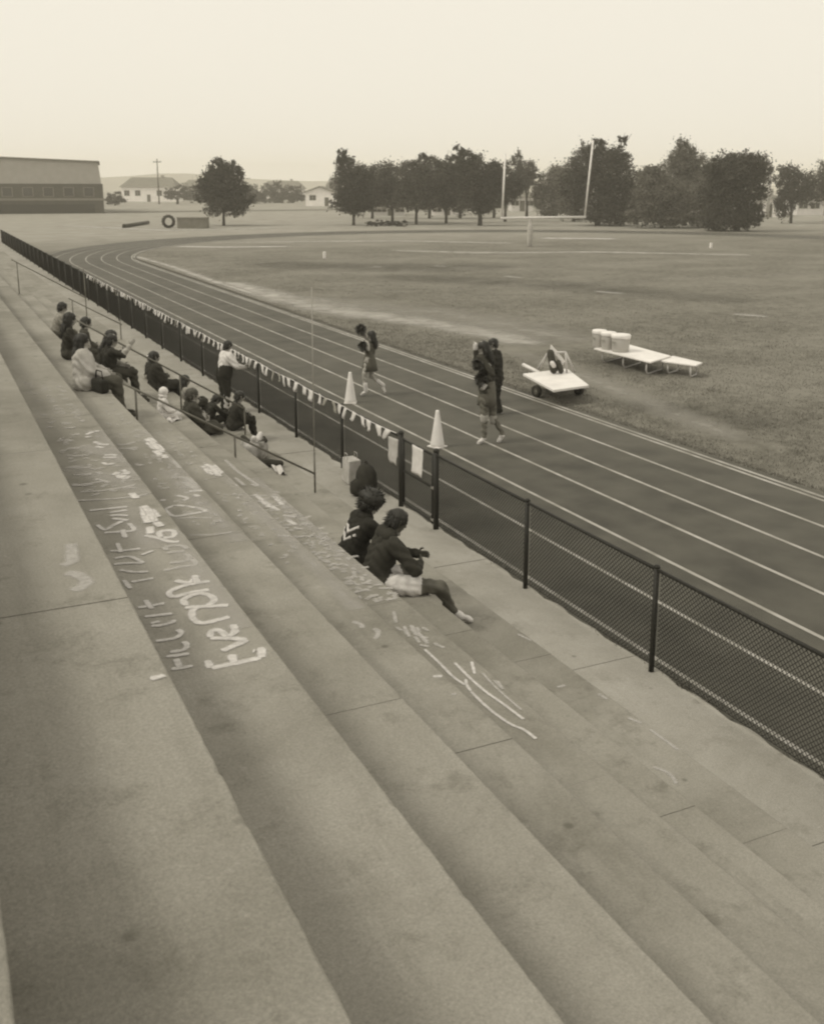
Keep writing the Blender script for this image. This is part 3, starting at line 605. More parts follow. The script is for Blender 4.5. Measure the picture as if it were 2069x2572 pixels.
def make_person(label, J, looks, cat='person', group=None, s=1.0, sit=True, face=None):
    """J: world joints. looks: top, bottom, skin, shoe materials, hair style. One continuous remeshed body."""
    J = {k: Vector(v) for k, v in J.items()}
    mats_ = [looks['top'], looks['bottom'], looks['skin'], looks['shoe'], looks.get('sleeve', looks['top']), looks.get('shin', looks['bottom'])]
    base = (J['hipL']+J['hipR'])/2; base = Vector((base.x, base.y, looks.get('zbase', base.z)))
    root = thing('person', label, cat, base, 0, group)
    f = Vector(face).normalized()                      # where the head looks
    up = (J['head']-J['neck']).normalized(); rt = f.cross(up).normalized(); f = up.cross(rt).normalized()
    P = []                                             # p0 r0 p1 r1 mat
    w = looks.get('bulk', 1.0)*s
    pel = (J['hipL']+J['hipR'])/2; sh = (J['shL']+J['shR'])/2; sd_ = (J['shR']-J['shL']).normalized()
    P.append((J['hipL'], 0.105*w, J['hipR'], 0.105*w, 1))
    mid = pel.lerp(sh, 0.45); P.append((pel-sd_*0.05*s, 0.105*w, mid-sd_*0.05*s, 0.105*w, 0)); P.append((pel+sd_*0.05*s, 0.105*w, mid+sd_*0.05*s, 0.105*w, 0))
    chest = pel.lerp(sh, 0.8)
    P.append((mid-sd_*0.05*s, 0.105*w, chest-sd_*0.085*s, 0.10*w, 0)); P.append((mid+sd_*0.05*s, 0.105*w, chest+sd_*0.085*s, 0.10*w, 0))
    P.append((J['shL'], 0.066*w, J['shR'], 0.066*w, 0)); P.append((chest, 0.1*w, sh, 0.075*w, 0))
    P.append((sh, 0.06*s, J['neck'], 0.05*s, 0)); P.append((J['neck'], 0.05*s, J['head']-up*0.05*s, 0.052*s, 2))
    h = J['head']
    P.append((h-up*0.005*s-f*0.012*s, 0.082*s, h+up*0.035*s-f*0.012*s, 0.085*s, 2)); P.append((h-up*0.075*s+f*0.048*s, 0.036*s, h+f*0.032*s, 0.06*s, 2))
    P.append((h-up*0.01*s+f*0.092*s, 0.009*s, h-up*0.035*s+f*0.104*s, 0.013*s, 2))
    for e in (-1, 1): P.append((h+rt*e*0.083*s-up*0.02*s-f*0.005*s, 0.011*s, h+rt*e*0.09*s+up*0.015*s-f*0.015*s, 0.014*s, 2))
    for k in 'LR':
        P.append((J['sh'+k], 0.068*w, J['el'+k], 0.056*w, 4)); P.append((J['el'+k], 0.054*w, J['wr'+k], 0.035*w, 4 if not looks.get('bare_arm') else 2))
        P.append((J['hip'+k], 0.096*w, J['kn'+k], 0.066*w, 1)) if not looks.get('shorts') else P.extend([(J['hip'+k], 0.102*w, J['hip'+k].lerp(J['kn'+k], 0.62), 0.086*w, 1), (J['hip'+k].lerp(J['kn'+k], 0.6), 0.07*w, J['kn'+k], 0.062*w, 2)]); P.append((J['kn'+k], 0.061*w, J['an'+k], 0.040*w, 5))
        to = J['toe'+k]; an = J['an'+k]; hd = (to-an); hd = hd.normalized() if hd.length > 1e-6 else f
        P.append((an-Vector((0, 0, 0.02))*s, 0.046*s, an.lerp(to, 0.25)-Vector((0, 0, 0.012))*s, 0.047*s, 3)); P.append((an.lerp(to, 0.2)-Vector((0, 0, 0.012))*s, 0.046*s, to, 0.036*s, 3))
    mb = MB()
    for p0, r0, p1, r1, mi in P: capsule(mb, p0-base, r0, p1-base, r1, 12, 0)
    tmp = mb.obj('tmp', skin_l)
    rm_ = tmp.modifiers.new('r', 'REMESH'); rm_.mode = 'VOXEL'; rm_.voxel_size = 0.0145*max(s, 0.7)
    sm_ = tmp.modifiers.new('s', 'SMOOTH'); sm_.factor = 0.5; sm_.iterations = 4
    dg = bpy.context.evaluated_depsgraph_get(); me = bpy.data.meshes.new_from_object(tmp.evaluated_get(dg)); om = tmp.data
    bpy.data.objects.remove(tmp); bpy.data.meshes.remove(om)
    nf = len(me.polygons); cs = np.zeros(nf*3); me.polygons.foreach_get('center', cs); cs = cs.reshape(-1, 3)
    best = np.full(nf, 9.0); idx = np.zeros(nf, int)
    for p0, r0, p1, r1, mi in P:
        a = np.array(p0-base); ax = np.array(p1-p0); L2 = max(1e-9, ax@ax); t = np.clip((cs-a)@ax/L2, 0, 1)
        dd = np.linalg.norm(cs-a-t[:, None]*ax, axis=1)-(r0+(r1-r0)*t); ok = dd < best; best[ok] = dd[ok]; idx[ok] = mi
    if 'hem' in looks:                                 # top hangs over the hips by this much
        k_ = np.array(pel-base); ud = np.array((sh-pel).normalized()); tt = (cs-k_)@ud; sel = (idx == 1) & (tt > -looks['hem']) & (np.linalg.norm(cs-k_, axis=1) < 0.26); idx[sel] = 0
    # cloth creases: small low-frequency displacement along normals on clothed areas
    nv = len(me.vertices); co = np.zeros(nv*3); me.vertices.foreach_get('co', co); co = co.reshape(-1, 3); no = np.zeros(nv*3); me.vertices.foreach_get('normal', no); no = no.reshape(-1, 3)
    hd_ = np.array(h-base); fac = np.clip((np.linalg.norm(co-hd_, axis=1)-0.16*s)/0.1, 0, 1)
    wv = 0.006*s*np.sin(co[:, 2]*52+co[:, 0]*31+3*np.sin(co[:, 1]*17))+0.005*s*np.sin(co[:, 0]*41-co[:, 1]*47+co[:, 2]*23)
    co += no*(wv*fac)[:, None]; me.vertices.foreach_set('co', co.reshape(-1))
    # hands joined into the same mesh
    hb = MB()
    for k, e in (('L', -1), ('R', 1)):
        if looks.get('nohand'+k): continue
        d = J['wr'+k]-J['el'+k]; hand(hb, J['wr'+k]-base, d, J.get('thumb'+k, Vector((0, 0, 1))), -sd_*e, s, 2, looks.get('curl', 0.6))
    bm = bmesh.new(); bm.from_mesh(me)
    for q, fc in enumerate(bm.faces): fc.material_index = int(idx[q]); fc.smooth = True
    vv = [bm.verts.new(p) for p in hb.v]
    for fc in hb.f:
        z_ = bm.faces.new([vv[i] for i in fc]); z_.material_index = 2; z_.smooth = True
    me.materials.clear()
    for mm in mats_: me.materials.append(mm)
    bm.to_mesh(me); bm.free(); me.name = 'body'; link('body', me, root)
    # eyes and mouth
    for e in (-1, 1):
        q = h+rt*e*0.032*s+up*0.012*s+f*0.074*s-base; m = MB(); capsule(m, q-rt*0.007*s, 0.010*s, q+rt*0.007*s, 0.010*s, 8); m.obj('eye', hair_d, root, True)
    q = h-up*0.058*s+f*0.079*s-base; m = MB(); capsule(m, q-rt*0.02*s, 0.008*s, q+rt*0.02*s, 0.008*s, 6); m.obj('mouth', mat('lips', 0.16, 0.05, 5, 0.6), root, True)
    # hair
    st = looks.get('hair', 'short'); hm = looks.get('hairmat', hair_d)
    lobes = [(h+up*0.03*s-f*0.022*s, (0.097*s, 0.103*s, 0.090*s))]
    if st == 'short': lobes += [(h-up*0.02*s-f*0.05*s, (0.09*s, 0.07*s, 0.085*s))]
    if st in ('long', 'bun'): lobes += [(h-up*0.05*s-f*0.065*s, (0.092*s, 0.062*s, 0.12*s))]
    if st == 'long': lobes += [(h-up*0.2*s-f*0.095*s, (0.095*s, 0.05*s, 0.15*s)), (h-up*0.06*s+rt*0.08*s-f*0.03*s, (0.03*s, 0.05*s, 0.13*s)), (h-up*0.06*s-rt*0.08*s-f*0.03*s, (0.03*s, 0.05*s, 0.13*s))]
    if st == 'bun': lobes += [(h-up*0.10*s-f*0.14*s, (0.065*s, 0.065*s, 0.06*s))]
    if st == 'afro': lobes = [(h+up*0.045*s-f*0.035*s, (0.135*s, 0.135*s, 0.12*s)), (h-up*0.03*s-f*0.06*s, (0.10*s, 0.09*s, 0.09*s))]
    if st == 'hood': lobes = [(h+up*0.02*s-f*0.03*s, (0.12*s, 0.12*s, 0.125*s)), (h-up*0.09*s-f*0.03*s, (0.12*s, 0.11*s, 0.07*s))]
    if st == 'cap': lobes = [(h+up*0.045*s-f*0.015*s, (0.103*s, 0.112*s, 0.085*s))]
    hb = MB(); rr_ = random.Random(len(label))
    for c_, (a_, b_, c2) in lobes:
        bm = bmesh.new(); bmesh.ops.create_icosphere(bm, subdivisions=3, radius=1.0)
        vs_ = []
        for v_ in bm.verts:
            p = v_.co; k = 1+0.035*math.sin(p.x*13+p.z*9)+0.03*math.sin(p.y*17+p.z*21)+rr_.uniform(-0.05, 0.05)
            vs_.append(c_+(rt*p.x*a_+f*p.y*b_+up*p.z*c2)*k-base)
        hb.add(vs_, [tuple(v_.index for v_ in fc.verts) for fc in bm.faces]); bm.free()
    if st not in ('cap', 'hood'):
        for c_, (a_, b_, c2) in lobes:
            for _ in range(170):
                d = Vector((rr_.gauss(0, 1), rr_.gauss(0, 1), rr_.gauss(0, 1))).normalized()
                q = c_+rt*d.x*a_+f*d.y*b_+up*d.z*c2
                if (q-h).dot(f) > 0.07*s and (q-h).dot(up) < 0.05*s: continue
                o_ = (rt*d.x+f*d.y+up*d.z); tn = o_.cross(Vector((rr_.gauss(0, 1), rr_.gauss(0, 1), rr_.gauss(0, 1)))).normalized()
                ln = (0.05 if st != 'afro' else 0.04)*s*rr_.uniform(0.6, 1.4); fl = (o_*(0.35 if st != 'afro' else 0.9)+tn*0.4-up*(0.7 if st != 'afro' else 0.0)-f*0.2).normalized()
                sd2 = fl.cross(o_).normalized()*0.011*s; q0 = q-base-o_*0.006*s
                hb.add([q0-sd2, q0+sd2, q0+fl*ln], [(0, 1, 2)])
    if st == 'cap':
        hb.obj('cap', hm, root, True)
        m = MB(); capsule(m, h+up*0.035*s+f*0.08*s-rt*0.05*s-base, 0.014*s, h+up*0.03*s+f*0.155*s-base, 0.012*s, 8); capsule(m, h+up*0.035*s+f*0.08*s+rt*0.05*s-base, 0.014*s, h+up*0.03*s+f*0.155*s-base, 0.012*s, 8); m.obj('cap_peak', hm, root, True)
    else: hb.obj('hood' if st == 'hood' else 'hair', hm, root, True)
    return root

def seated(X, Y, zs, zf, s=1.0, lean=0.12, side=0.0, turn=0.0, arms='lap', knee=0.46, spread=0.11, foot=0.06, bow=0.0):
    """joints of someone sitting at X,Y on height zs, feet on zf, facing the field (+X) turned by turn"""
    c, s_ = math.cos(turn), math.sin(turn)
    def L(r_, f_, z): return Vector((X+s*(f_*c+r_*s_), Y+s*(f_*s_-r_*c), z))     # r_ to the sitter's right, f_ forward
    z = lambda k: zs+s*k
    J = dict(hipL=L(-0.085, 0, z(0.10)), hipR=L(0.085, 0, z(0.10)))
    kz = max(z(0.10), zf+s*0.47)
    for k, e in (('L', -1), ('R', 1)):
        J['kn'+k] = L(e*spread, knee*0.92, kz); J['an'+k] = L(e*spread*1.05, knee*0.92+foot, zf+s*0.075); J['toe'+k] = L(e*spread*1.2, knee*0.92+foot+0.17, zf+s*0.036)
    J['shL'] = L(-0.175+side, lean, z(0.50)); J['shR'] = L(0.175+side, lean, z(0.50)-0.02*s*side)
    J['neck'] = L(side*1.1, lean*1.15+0.015, z(0.57)-bow*0.04); J['head'] = L(side*1.25, lean*1.3+0.03+bow*0.08, z(0.695)-bow*0.09)
    for k, e in (('L', -1), ('R', 1)):
        if arms == 'lap': J['el'+k] = L(e*0.24+side*0.7, lean*0.6+0.10, z(0.28)); J['wr'+k] = L(e*0.11, 0.30, z(0.225))
        elif arms == 'knees': J['el'+k] = L(e*0.20, knee*0.75, z(0.28)); J['wr'+k] = L(e*0.06, knee*0.9+0.08, z(0.30))
        elif arms == 'crossed': J['el'+k] = L(e*0.25, lean+0.10, z(0.26)); J['wr'+k] = L(-e*0.05, lean+0.22, z(0.30))
        elif arms == 'phone': J['el'+k] = L(e*0.23, lean+0.08, z(0.26)); J['wr'+k] = L(e*0.05, lean+0.27, z(0.40))
        elif arms == 'wave': 
            if k == 'R': J['elR'] = L(0.3, lean+0.16, z(0.46)); J['wrR'] = L(0.28, lean+0.30, z(0.62))
            else: J['elL'] = L(-0.24, lean*0.6+0.10, z(0.28)); J['wrL'] = L(-0.11, 0.30, z(0.225))
        elif arms == 'back': J['el'+k] = L(e*0.27, lean-0.16, z(0.27)); J['wr'+k] = L(e*0.25, -0.25, z(0.06))
    return J, Vector((c, s_, -0.12-0.35*bow))
shoe_w, shoe_d = fab(0.62), fab(0.05)
Z5, Z6 = tz(-2), tz(-3)
# the pair in the foreground
J, fc = seated(4.12, 10.52, Z5, Z6, 1.10, 0.18, 0.02, 0.0, 'knees', 0.47, 0.13, 0.02, 0.22)
p1 = make_person('person with big rounded dark hair and white chevrons on a black jacket', J, dict(top=fab(0.022), bottom=fab(0.03), skin=skin_l, shoe=shoe_d, hair='afro', hem=0.05, bulk=1.15), s=1.1, face=fc, group='pair seated in front')
# chevron stripes on that jacket, lying on the back
pelv = (J['hipL']+J['hipR'])/2; shc = (J['shL']+J['shR'])/2; upb = (shc-pelv).normalized(); rtb = (J['shR']-J['shL']).normalized(); bk = rtb.cross(upb); bk = bk if bk.x < 0 else -bk
ctr = pelv.lerp(shc, 0.80)
def onback(r_, u_): return ctr+rtb*r_+upb*u_+bk*(0.122-1.1*r_*r_)-p1.location
for du in (0.0, -0.10):
    m = MB(); pts = [(-0.15, 0.035), (-0.08, -0.02), (0.0, -0.085), (0.08, -0.02), (0.15, 0.035)]
    m.tube([onback(r_, u_+du) for r_, u_ in pts], 0.021, 6); m.obj('chevron_stripe', fab(0.55), p1, True)
m = MB(); capsule(m, J['neck']-Vector((0.03, 0.05, 0.02))-p1.location, 0.085, J['neck']-Vector((0.03, -0.05, 0.02))-p1.location, 0.085, 14); m.obj('collar', fab(0.022), p1, True)
J, fc = seated(4.10, 9.76, Z5, Z6, 1.13, 0.18, -0.02, -0.10, 'knees', 0.46, 0.15, 0.0, 0.30)
J['knR'] = Vector((4.74, 9.37, 0.77)); J['anR'] = onz(1137, 1538, Z6+0.10); J['toeR'] = onz(1180, 1556, Z6+0.04)
J['elR'] = Vector((4.45, 9.38, 1.00)); J['wrR'] = Vector((4.62, 9.62, 0.98))
p2 = make_person('person in dark grey hooded top and white shorts, bent forward, nearest on the steps', J, dict(top=fab(0.034), bottom=fab(0.60), skin=skin_d, shoe=shoe_w, shin=skin_d, shorts=True, hair='short', hem=0.16, bulk=1.2), s=1.1, face=fc, group='pair seated in front')
m = MB(); capsule(m, J['neck']-Vector((0.07, 0.08, 0.0))-p2.location, 0.085, J['neck']-Vector((0.07, -0.08, 0.0))-p2.location, 0.085, 14); capsule(m, J['neck']-Vector((0.10, 0.03, 0.06))-p2.location, 0.08, J['neck']-Vector((0.10, -0.03, 0.10))-p2.location, 0.07, 12); m.obj('hood', fab(0.034), p2, True)
# spectators further along, from left to right
def sit(label, X, Y, j, looks, s=1.0, **kw):
    zs = tz(j) if j > -4 else 0.0; zf = tz(j-1) if j > -3 else 0.0
    if 'zs' in kw: zs = kw.pop('zs')
    if 'zf' in kw: zf = kw.pop('zf')
    J, fc = seated(X, Y, zs, zf, s, **kw); return make_person(label, J, looks, s=s, face=fc, group='spectators on the steps'), J
def lk(top, bottom=0.04, skin=skin_l, shoe=0.05, **kw): return dict(top=fab(top), bottom=fab(bottom), skin=skin, shoe=fab(shoe), **kw)
sit('spectator with dark hair and pale top, farthest left of all spectators', 2.60, 24.6, 0, lk(0.25, 0.08, hair='short'), lean=0.15)
sit('leftmost of the three dark heads behind the big pale sweater', 2.15, 18.6, 1, lk(0.035, 0.05, hair='long'), lean=0.05, arms='lap')
sit('broad spectator in pale grey sweater with long dark hair, seen from behind', 2.04, 15.7, 1, lk(0.40, 0.07, hair='long', bulk=1.6, hem=0.14, sleeve=fab(0.40)), lean=-0.02, side=-0.10, arms='lap', turn=-0.12)
sit('dark haired spectator holding a white cloth, right behind the pale sweater', 2.75, 19.4, 0, lk(0.035, 0.05, hair='long'), lean=0.20, arms='phone')
sit('middle of the three dark heads behind the pale sweater', 2.75, 21.6, 0, lk(0.05, 0.05, hair='short'), lean=0.10)
sit('spectator in black top raising a bare right hand, beside a handrail post', 2.86, 18.9, 0, lk(0.028, 0.045, hair='short', sleeve=fab(0.028), bare_arm=True, bulk=1.15), lean=0.06, arms='wave')
sit('small child in white cap and black top beside the spectator in black', 4.42, 23.55, -2, lk(0.03, 0.25, hair='cap', hairmat=fab(0.62)), s=0.66, lean=0.05, zf=Z5-0.30)
sit('heavy set spectator all in charcoal with dark hair, turned to the track', 4.30, 22.0, -2, lk(0.034, 0.034, hair='short', bulk=1.42, hem=0.1), s=1.08, lean=-0.02, arms='crossed', turn=0.1)
sit('dark haired spectator in profile, pale jacket, above the grey sweater', 4.82, 21.75, -3, lk(0.30, 0.04, hair='long', bulk=1.15), lean=0.02, arms='lap')
sit('spectator in charcoal sweater with bare pale forearms, beside the white bundle', 4.04, 17.75, -2, lk(0.042, 0.05, hair='short', hairmat=hair_m, bulk=1.4, hem=0.1, bare_arm=True), lean=0.02, arms='crossed', s=1.04)
sit('small child in white hooded coat beside the charcoal sweater', 3.42, 17.2, -1, lk(0.62, 0.55, hair='hood', hairmat=fab(0.64), shoe=0.5, bulk=1.2), s=0.66, lean=0.06, zf=tz(-1)-0.28)
sit('spectator in black with dark hair, leftmost of the two below the standing person', 4.95, 20.2, -3, lk(0.028, 0.03, hair='short'), lean=0.12, arms='knees', bow=0.6, s=0.86)
sit('spectator in dark coat with a light collar, rightmost below the standing person', 5.30, 19.75, -3, lk(0.032, 0.03, hair='short', bulk=1.1), lean=0.14, arms='crossed', s=0.95)
# person standing at the fence
def standing(X, Y, z, turn, s=1.0, lean=0.0, stride=0.0):
    c, s_ = math.cos(turn), math.sin(turn)
    def L(r_, f_, k): return Vector((X+s*(f_*c+r_*s_), Y+s*(f_*s_-r_*c), z+s*k))
    J = dict(hipL=L(-0.085, 0, 0.90), hipR=L(0.085, 0, 0.90), knL=L(-0.10, 0.03+stride/2, 0.48), knR=L(0.10, 0.03-stride/2, 0.48), anL=L(-0.10, stride, 0.085), anR=L(0.10, -stride, 0.085),
             toeL=L(-0.12, stride+0.18, 0.04), toeR=L(0.12, -stride+0.18, 0.04), shL=L(-0.185, lean, 1.38), shR=L(0.185, lean, 1.38), neck=L(0, lean*1.1+0.01, 1.47), head=L(0, lean*1.2+0.04, 1.62),
             elL=L(-0.26, lean*0.7+0.02, 1.11), elR=L(0.26, lean*0.7+0.02, 1.11), wrL=L(-0.24, 0.14+lean, 0.90), wrR=L(0.24, 0.14+lean, 0.90))
    return J, Vector((c, s_, -0.1)), L
p = onz(568, 872, 1.56)
J, fc, L = standing(5.90, 22.5, 0.0, 0.15, 0.93, 0.10)
J['elL'] = L(-0.30, 0.20, 1.15); J['wrL'] = L(-0.24, 0.42, 1.10); J['elR'] = L(0.30, 0.20, 1.15); J['wrR'] = L(0.24, 0.42, 1.10)
p3 = make_person('standing person at the fence in white topped dark jacket, back turned', J, dict(top=fab(0.60), bottom=fab(0.028), skin=skin_l, shoe=shoe_d, hair='short', bulk=1.5, sleeve=fab(0.60), zbase=0.0), s=0.93, face=fc)
# its dark waist band, bag and one pale trouser leg
pel = (J['hipL']+J['hipR'])/2; shc = (J['shL']+J['shR'])/2
m = MB(); mid = pel.lerp(shc, 0.08)-p3.location; top_ = pel.lerp(shc, 0.34)-p3.location
for a_, b_, q in ((-0.06, 0.06, 0), ):
    rt_ = (J['shR']-J['shL']).normalized(); capsule(m, mid-rt_*0.075, 0.165, top_-rt_*0.075, 0.16, 16); capsule(m, mid+rt_*0.075, 0.165, top_+rt_*0.075, 0.16, 16)
m.obj('waist_band', fab(0.026), p3, True)
m = MB(); capsule(m, J['hipR'].lerp(J['knR'], 0.25)-p3.location, 0.105, J['knR']-p3.location, 0.082, 12); capsule(m, J['knR']-p3.location, 0.078, J['anR']-p3.location+Vector((0, 0, 0.05)), 0.062, 12); m.obj('pale_trouser_leg', fab(0.55), p3, True)
m = MB(); q = pel.lerp(shc, 0.92)-p3.location; m.box(q.x-0.185, q.x-0.150, q.y+0.06, q.y+0.12, q.z-0.14, q.z+0.02); m.obj('back_number', fab(0.04), p3, bevel=0.004)
# ---- people on the track
def px_person(label, base_px, pts, looks, face, s=1.0, group=None):
    """pts: joint -> (px, py, metres away from the viewer relative to the base)"""
    b_ = onz(base_px[0], base_px[1], ZG)
    J = {k: atd(v[0], v[1], b_, v[2] if len(v) > 2 else 0.0) for k, v in pts.items()}
    looks['zbase'] = ZG
    return make_person(label, J, looks, s=s, face=face, group=group), J
toL = -RH
def pompom(c_, r_, label, seed, handle=True):
    rr_ = random.Random(seed); t = thing('pom_pom', label, 'pom-pom', c_, 0, 'dark pom-poms of the cheerleaders')
    m = MB()
    for i in range(420):
        d = Vector((rr_.gauss(0, 1), rr_.gauss(0, 1), rr_.gauss(0, 1))).normalized(); L_ = r_*rr_.uniform(0.75, 1.15); sd_ = d.cross(Vector((rr_.gauss(0, 1), rr_.gauss(0, 1), rr_.gauss(0, 1)))).normalized()*0.008
        dr = Vector((0, 0, -0.25*L_)); m.add([sd_, -sd_, d*L_*0.6-sd_+dr*0.2, d*L_*0.6+sd_+dr*0.2, d*L_-sd_*0.6+dr, d*L_+sd_*0.6+dr], [(0, 1, 2, 3), (3, 2, 4, 5)])
    o = m.obj('streamers', mat('pompom_foil', 0.035, 0.3, 12, 0.45, spec=0.5), t); o['kind'] = 'stuff'
    m = MB(); m.lathe([(0.02, -0.03), (0.03, -0.02), (0.03, 0.02), (0.02, 0.03)], seg=10); m.obj('grip', fab(0.05), t, True)
base1 = (938, 992)
pL, JL = px_person('cheerleader in dark dress walking on the track beside the left cone', base1, dict(
    head=(931, 841), neck=(933, 854), shL=(921, 861, -0.13), shR=(942, 860, 0.13), hipL=(924, 903, -0.07), hipR=(932, 903, 0.07),
    elL=(925, 876, -0.25), wrL=(918, 869, -0.22), elR=(920, 848, 0.2), wrR=(911, 832, 0.14),
    knL=(914, 944, -0.12), anL=(919, 981, -0.12), toeL=(908, 991, -0.12), knR=(933, 946, 0.07), anR=(962, 967, 0.07), toeR=(966, 984, 0.07)),
    dict(top=fab(0.10), bottom=skin_l, skin=skin_l, shoe=shoe_w, shin=skin_l, hair='long', bare_arm=True, sleeve=skin_l, bulk=0.92), toL, 0.95, 'cheerleaders on the track')
m = MB(); pel = (JL['hipL']+JL['hipR'])/2-pL.location
m.lathe([(0.12, 0.13), (0.15, 0.02), (0.175, -0.10), (0.20, -0.27), (0.19, -0.27), (0.11, 0.10)], c=pel, seg=22); m.obj('skirt', fab(0.095), pL, True)
for k in 'LR':
    m = MB(); capsule(m, JL['kn'+k].lerp(JL['an'+k], 0.55)-pL.location, 0.058, JL['an'+k]-pL.location, 0.052, 10); m.obj('sock', fab(0.58), pL, True)
pompom(JL['wrR']+Vector(RH)*-0.05+Vector((0, 0, 0.08)), 0.15, 'dark pom-pom raised above the walking cheerleader', 1)
pompom(JL['wrL']+Vector(RH)*-0.06+Vector((0, 0, 0.03)), 0.13, 'dark pom-pom at the chest of the walking cheerleader', 2)
base2 = (1236, 1112)
pR, JR = px_person('cheerleader in grey jacket and dark trousers holding pom-poms, nearest on the track', base2, dict(
    head=(1212, 872), neck=(1216, 887), shL=(1205, 899, -0.12), shR=(1234, 899, 0.14), hipL=(1216, 972, -0.08), hipR=(1230, 972, 0.08),
    elL=(1235, 938, -0.22), wrL=(1219, 964, -0.24), elR=(1196, 908, 0.05), wrR=(1194, 876, 0.0),
    knL=(1216, 1042, -0.1), anL=(1216, 1098, -0.1), toeL=(1201, 1114, -0.1), knR=(1238, 1044, 0.08), anR=(1262, 1090, 0.08), toeR=(1250, 1112, 0.08)),
    dict(top=fab(0.05), bottom=fab(0.14), skin=skin_l, shoe=shoe_w, shin=fab(0.14), hair='long', hem=0.1, bulk=1.12, sleeve=fab(0.05)), toL+Vector((0, 0, 0.02)), 1.08, 'cheerleaders on the track')
m = MB(); pel = (JR['hipL']+JR['hipR'])/2-pR.location
m.lathe([(0.15, 0.12), (0.17, 0.0), (0.185, -0.18), (0.195, -0.36), (0.185, -0.36), (0.14, 0.10)], c=pel, seg=22); m.obj('skirt', fab(0.135), pR, True)
m = MB(); capsule(m, JR['shL'].lerp(JR['shR'], 0.35)-pR.location+Vector((0, 0, -0.10))-FH*0.13, 0.05, JR['shL'].lerp(JR['shR'], 0.9)-pR.location+Vector((0, 0, -0.12))-FH*0.10, 0.045, 10); m.obj('neck_scarf', fab(0.55), pR, True)
pompom(atd(1199, 912, onz(1236, 1112, ZG), -0.28), 0.125, 'dark pom-pom at the shoulder of the nearest cheerleader', 5)
pompom(JR['wrL']-RH*0.09+Vector((0, 0, 0.12)), 0.15, 'large dark pom-pom at the waist of the nearest cheerleader', 4)
for k in 'LR':
    d_ = (JR['wr'+k]-JR['el'+k]).normalized(); m = MB(); capsule(m, JR['wr'+k]-pR.location+d_*0.01, 0.05, JR['wr'+k]-pR.location+d_*0.09, 0.045, 10); m.obj('glove', fab(0.6), pR, True)
    m = MB(); q_ = JR['kn'+k]-pR.location; capsule(m, q_+Vector((0, 0, -0.10)), 0.082, q_+Vector((0, 0, -0.02)), 0.085, 10); m.obj('knee_band', fab(0.34), pR, True)
base3 = (1250, 1040)
pB, JB = px_person('slim person all in black standing right behind the nearest cheerleader', base3, dict(
    head=(1236, 862), neck=(1241, 876), shL=(1238, 886, -0.16), shR=(1251, 886, 0.16), hipL=(1248, 950, -0.08), hipR=(1252, 950, 0.08),
    elL=(1246, 914, -0.22), wrL=(1238, 936, -0.18), elR=(1257, 912, 0.22), wrR=(1254, 940, 0.2),
    knL=(1243, 992, -0.08), anL=(1248, 1031, -0.08), toeL=(1241, 1040, -0.08), knR=(1248, 992, 0.08), anR=(1257, 1030, 0.08), toeR=(1251, 1039, 0.08)),
    dict(top=fab(0.02), bottom=fab(0.02), skin=skin_l, shoe=fab(0.02), hair='short', hem=0.1, bulk=1.1), toL, 1.0, 'cheerleaders on the track')

# ================================================================== ON THE FIELD
# ---- low white cart
cart = thing('flat_cart', 'low white flatbed cart with tubular frames parked at the track edge', 'cart')
cs = [onz(x, y, 0.36) for x, y in ((1313, 938), (1390, 979), (1479, 967), (1424, 925))]
cart.location = (sum(c.x for c in cs)/4, sum(c.y for c in cs)/4, ZG)
lc = [c-Vector((cart.location.x, cart.location.y, 0)) for c in cs]
m = MB(); m.prism([(c.x, c.y, 0.36-ZG-0.06) for c in lc], (0, 0, 0.06)); m.obj('deck', white, cart, bevel=0.008)
fcart = (lc[0]-lc[1]).normalized(); scart = (lc[2]-lc[1]).normalized(); fcart.z = scart.z = 0
blkr = mat('tyre_rubber', 0.03, 0.2, 14, 0.85)
wc = [(1342, 973), (1452, 975), (1400, 955)]
for i, (u_, v_) in enumerate(((0.45, 0.02), (0.62, 0.97))):
    base_ = lc[1].lerp(lc[0], 1-u_ if True else u_); p = lc[0].lerp(lc[1], u_).lerp(lc[3].lerp(lc[2], u_), v_); sgn = -1 if v_ < 0.5 else 1
    c_ = Vector((p.x, p.y, 0.155)); w_ = thing('wheel', None, None); w_.parent = cart; w_.location = c_
    for kname, r0, r1, hw, mm in (('tyre', 0.15, 0.085, 0.05, blkr), ('rim', 0.088, 0.02, 0.03, fab(0.12))):
        mb = MB(); ax = scart; a_ = Vector((0, 0, 1)); b_ = ax.cross(a_); prof = [(r1, -hw), (r0*0.96, -hw), (r0, -hw*0.6), (r0, hw*0.6), (r0*0.96, hw), (r1, hw), (r1, -hw)]; vs_ = []; sg = 20
        for r_, x_ in prof: vs_ += [ax*x_+(a_*math.cos(2*math.pi*k/sg)+b_*math.sin(2*math.pi*k/sg))*r_ for k in range(sg)]
        mb.add(vs_, [(i_*sg+k, i_*sg+(k+1) % sg, (i_+1)*sg+(k+1) % sg, (i_+1)*sg+k) for i_ in range(len(prof)-1) for k in range(sg)]); mb.obj(kname, mm, w_, True)
    m = MB(); m.tube([c_+Vector((0, 0, 0)), Vector((p.x, p.y, 0.30))], 0.025, 8); m.obj('axle_strut', white, cart, True)
m = MB(); tip = onz(1314, 916, 0.42)-cart.location; m.tube([lc[3].lerp(lc[0], 0.6)*1.0+Vector((0, 0, -ZG-0.36+0.30)) if False else Vector((lc[0].lerp(lc[3], 0.35).x, lc[0].lerp(lc[3], 0.35).y, 0.40)), tip], 0.05, 10); m.obj('draw_bar', white, cart, True)
def cp(x, y, h_): q = onz(x, y, h_+ZG); return q-cart.location
dz = Vector((0, 0, 0.43))
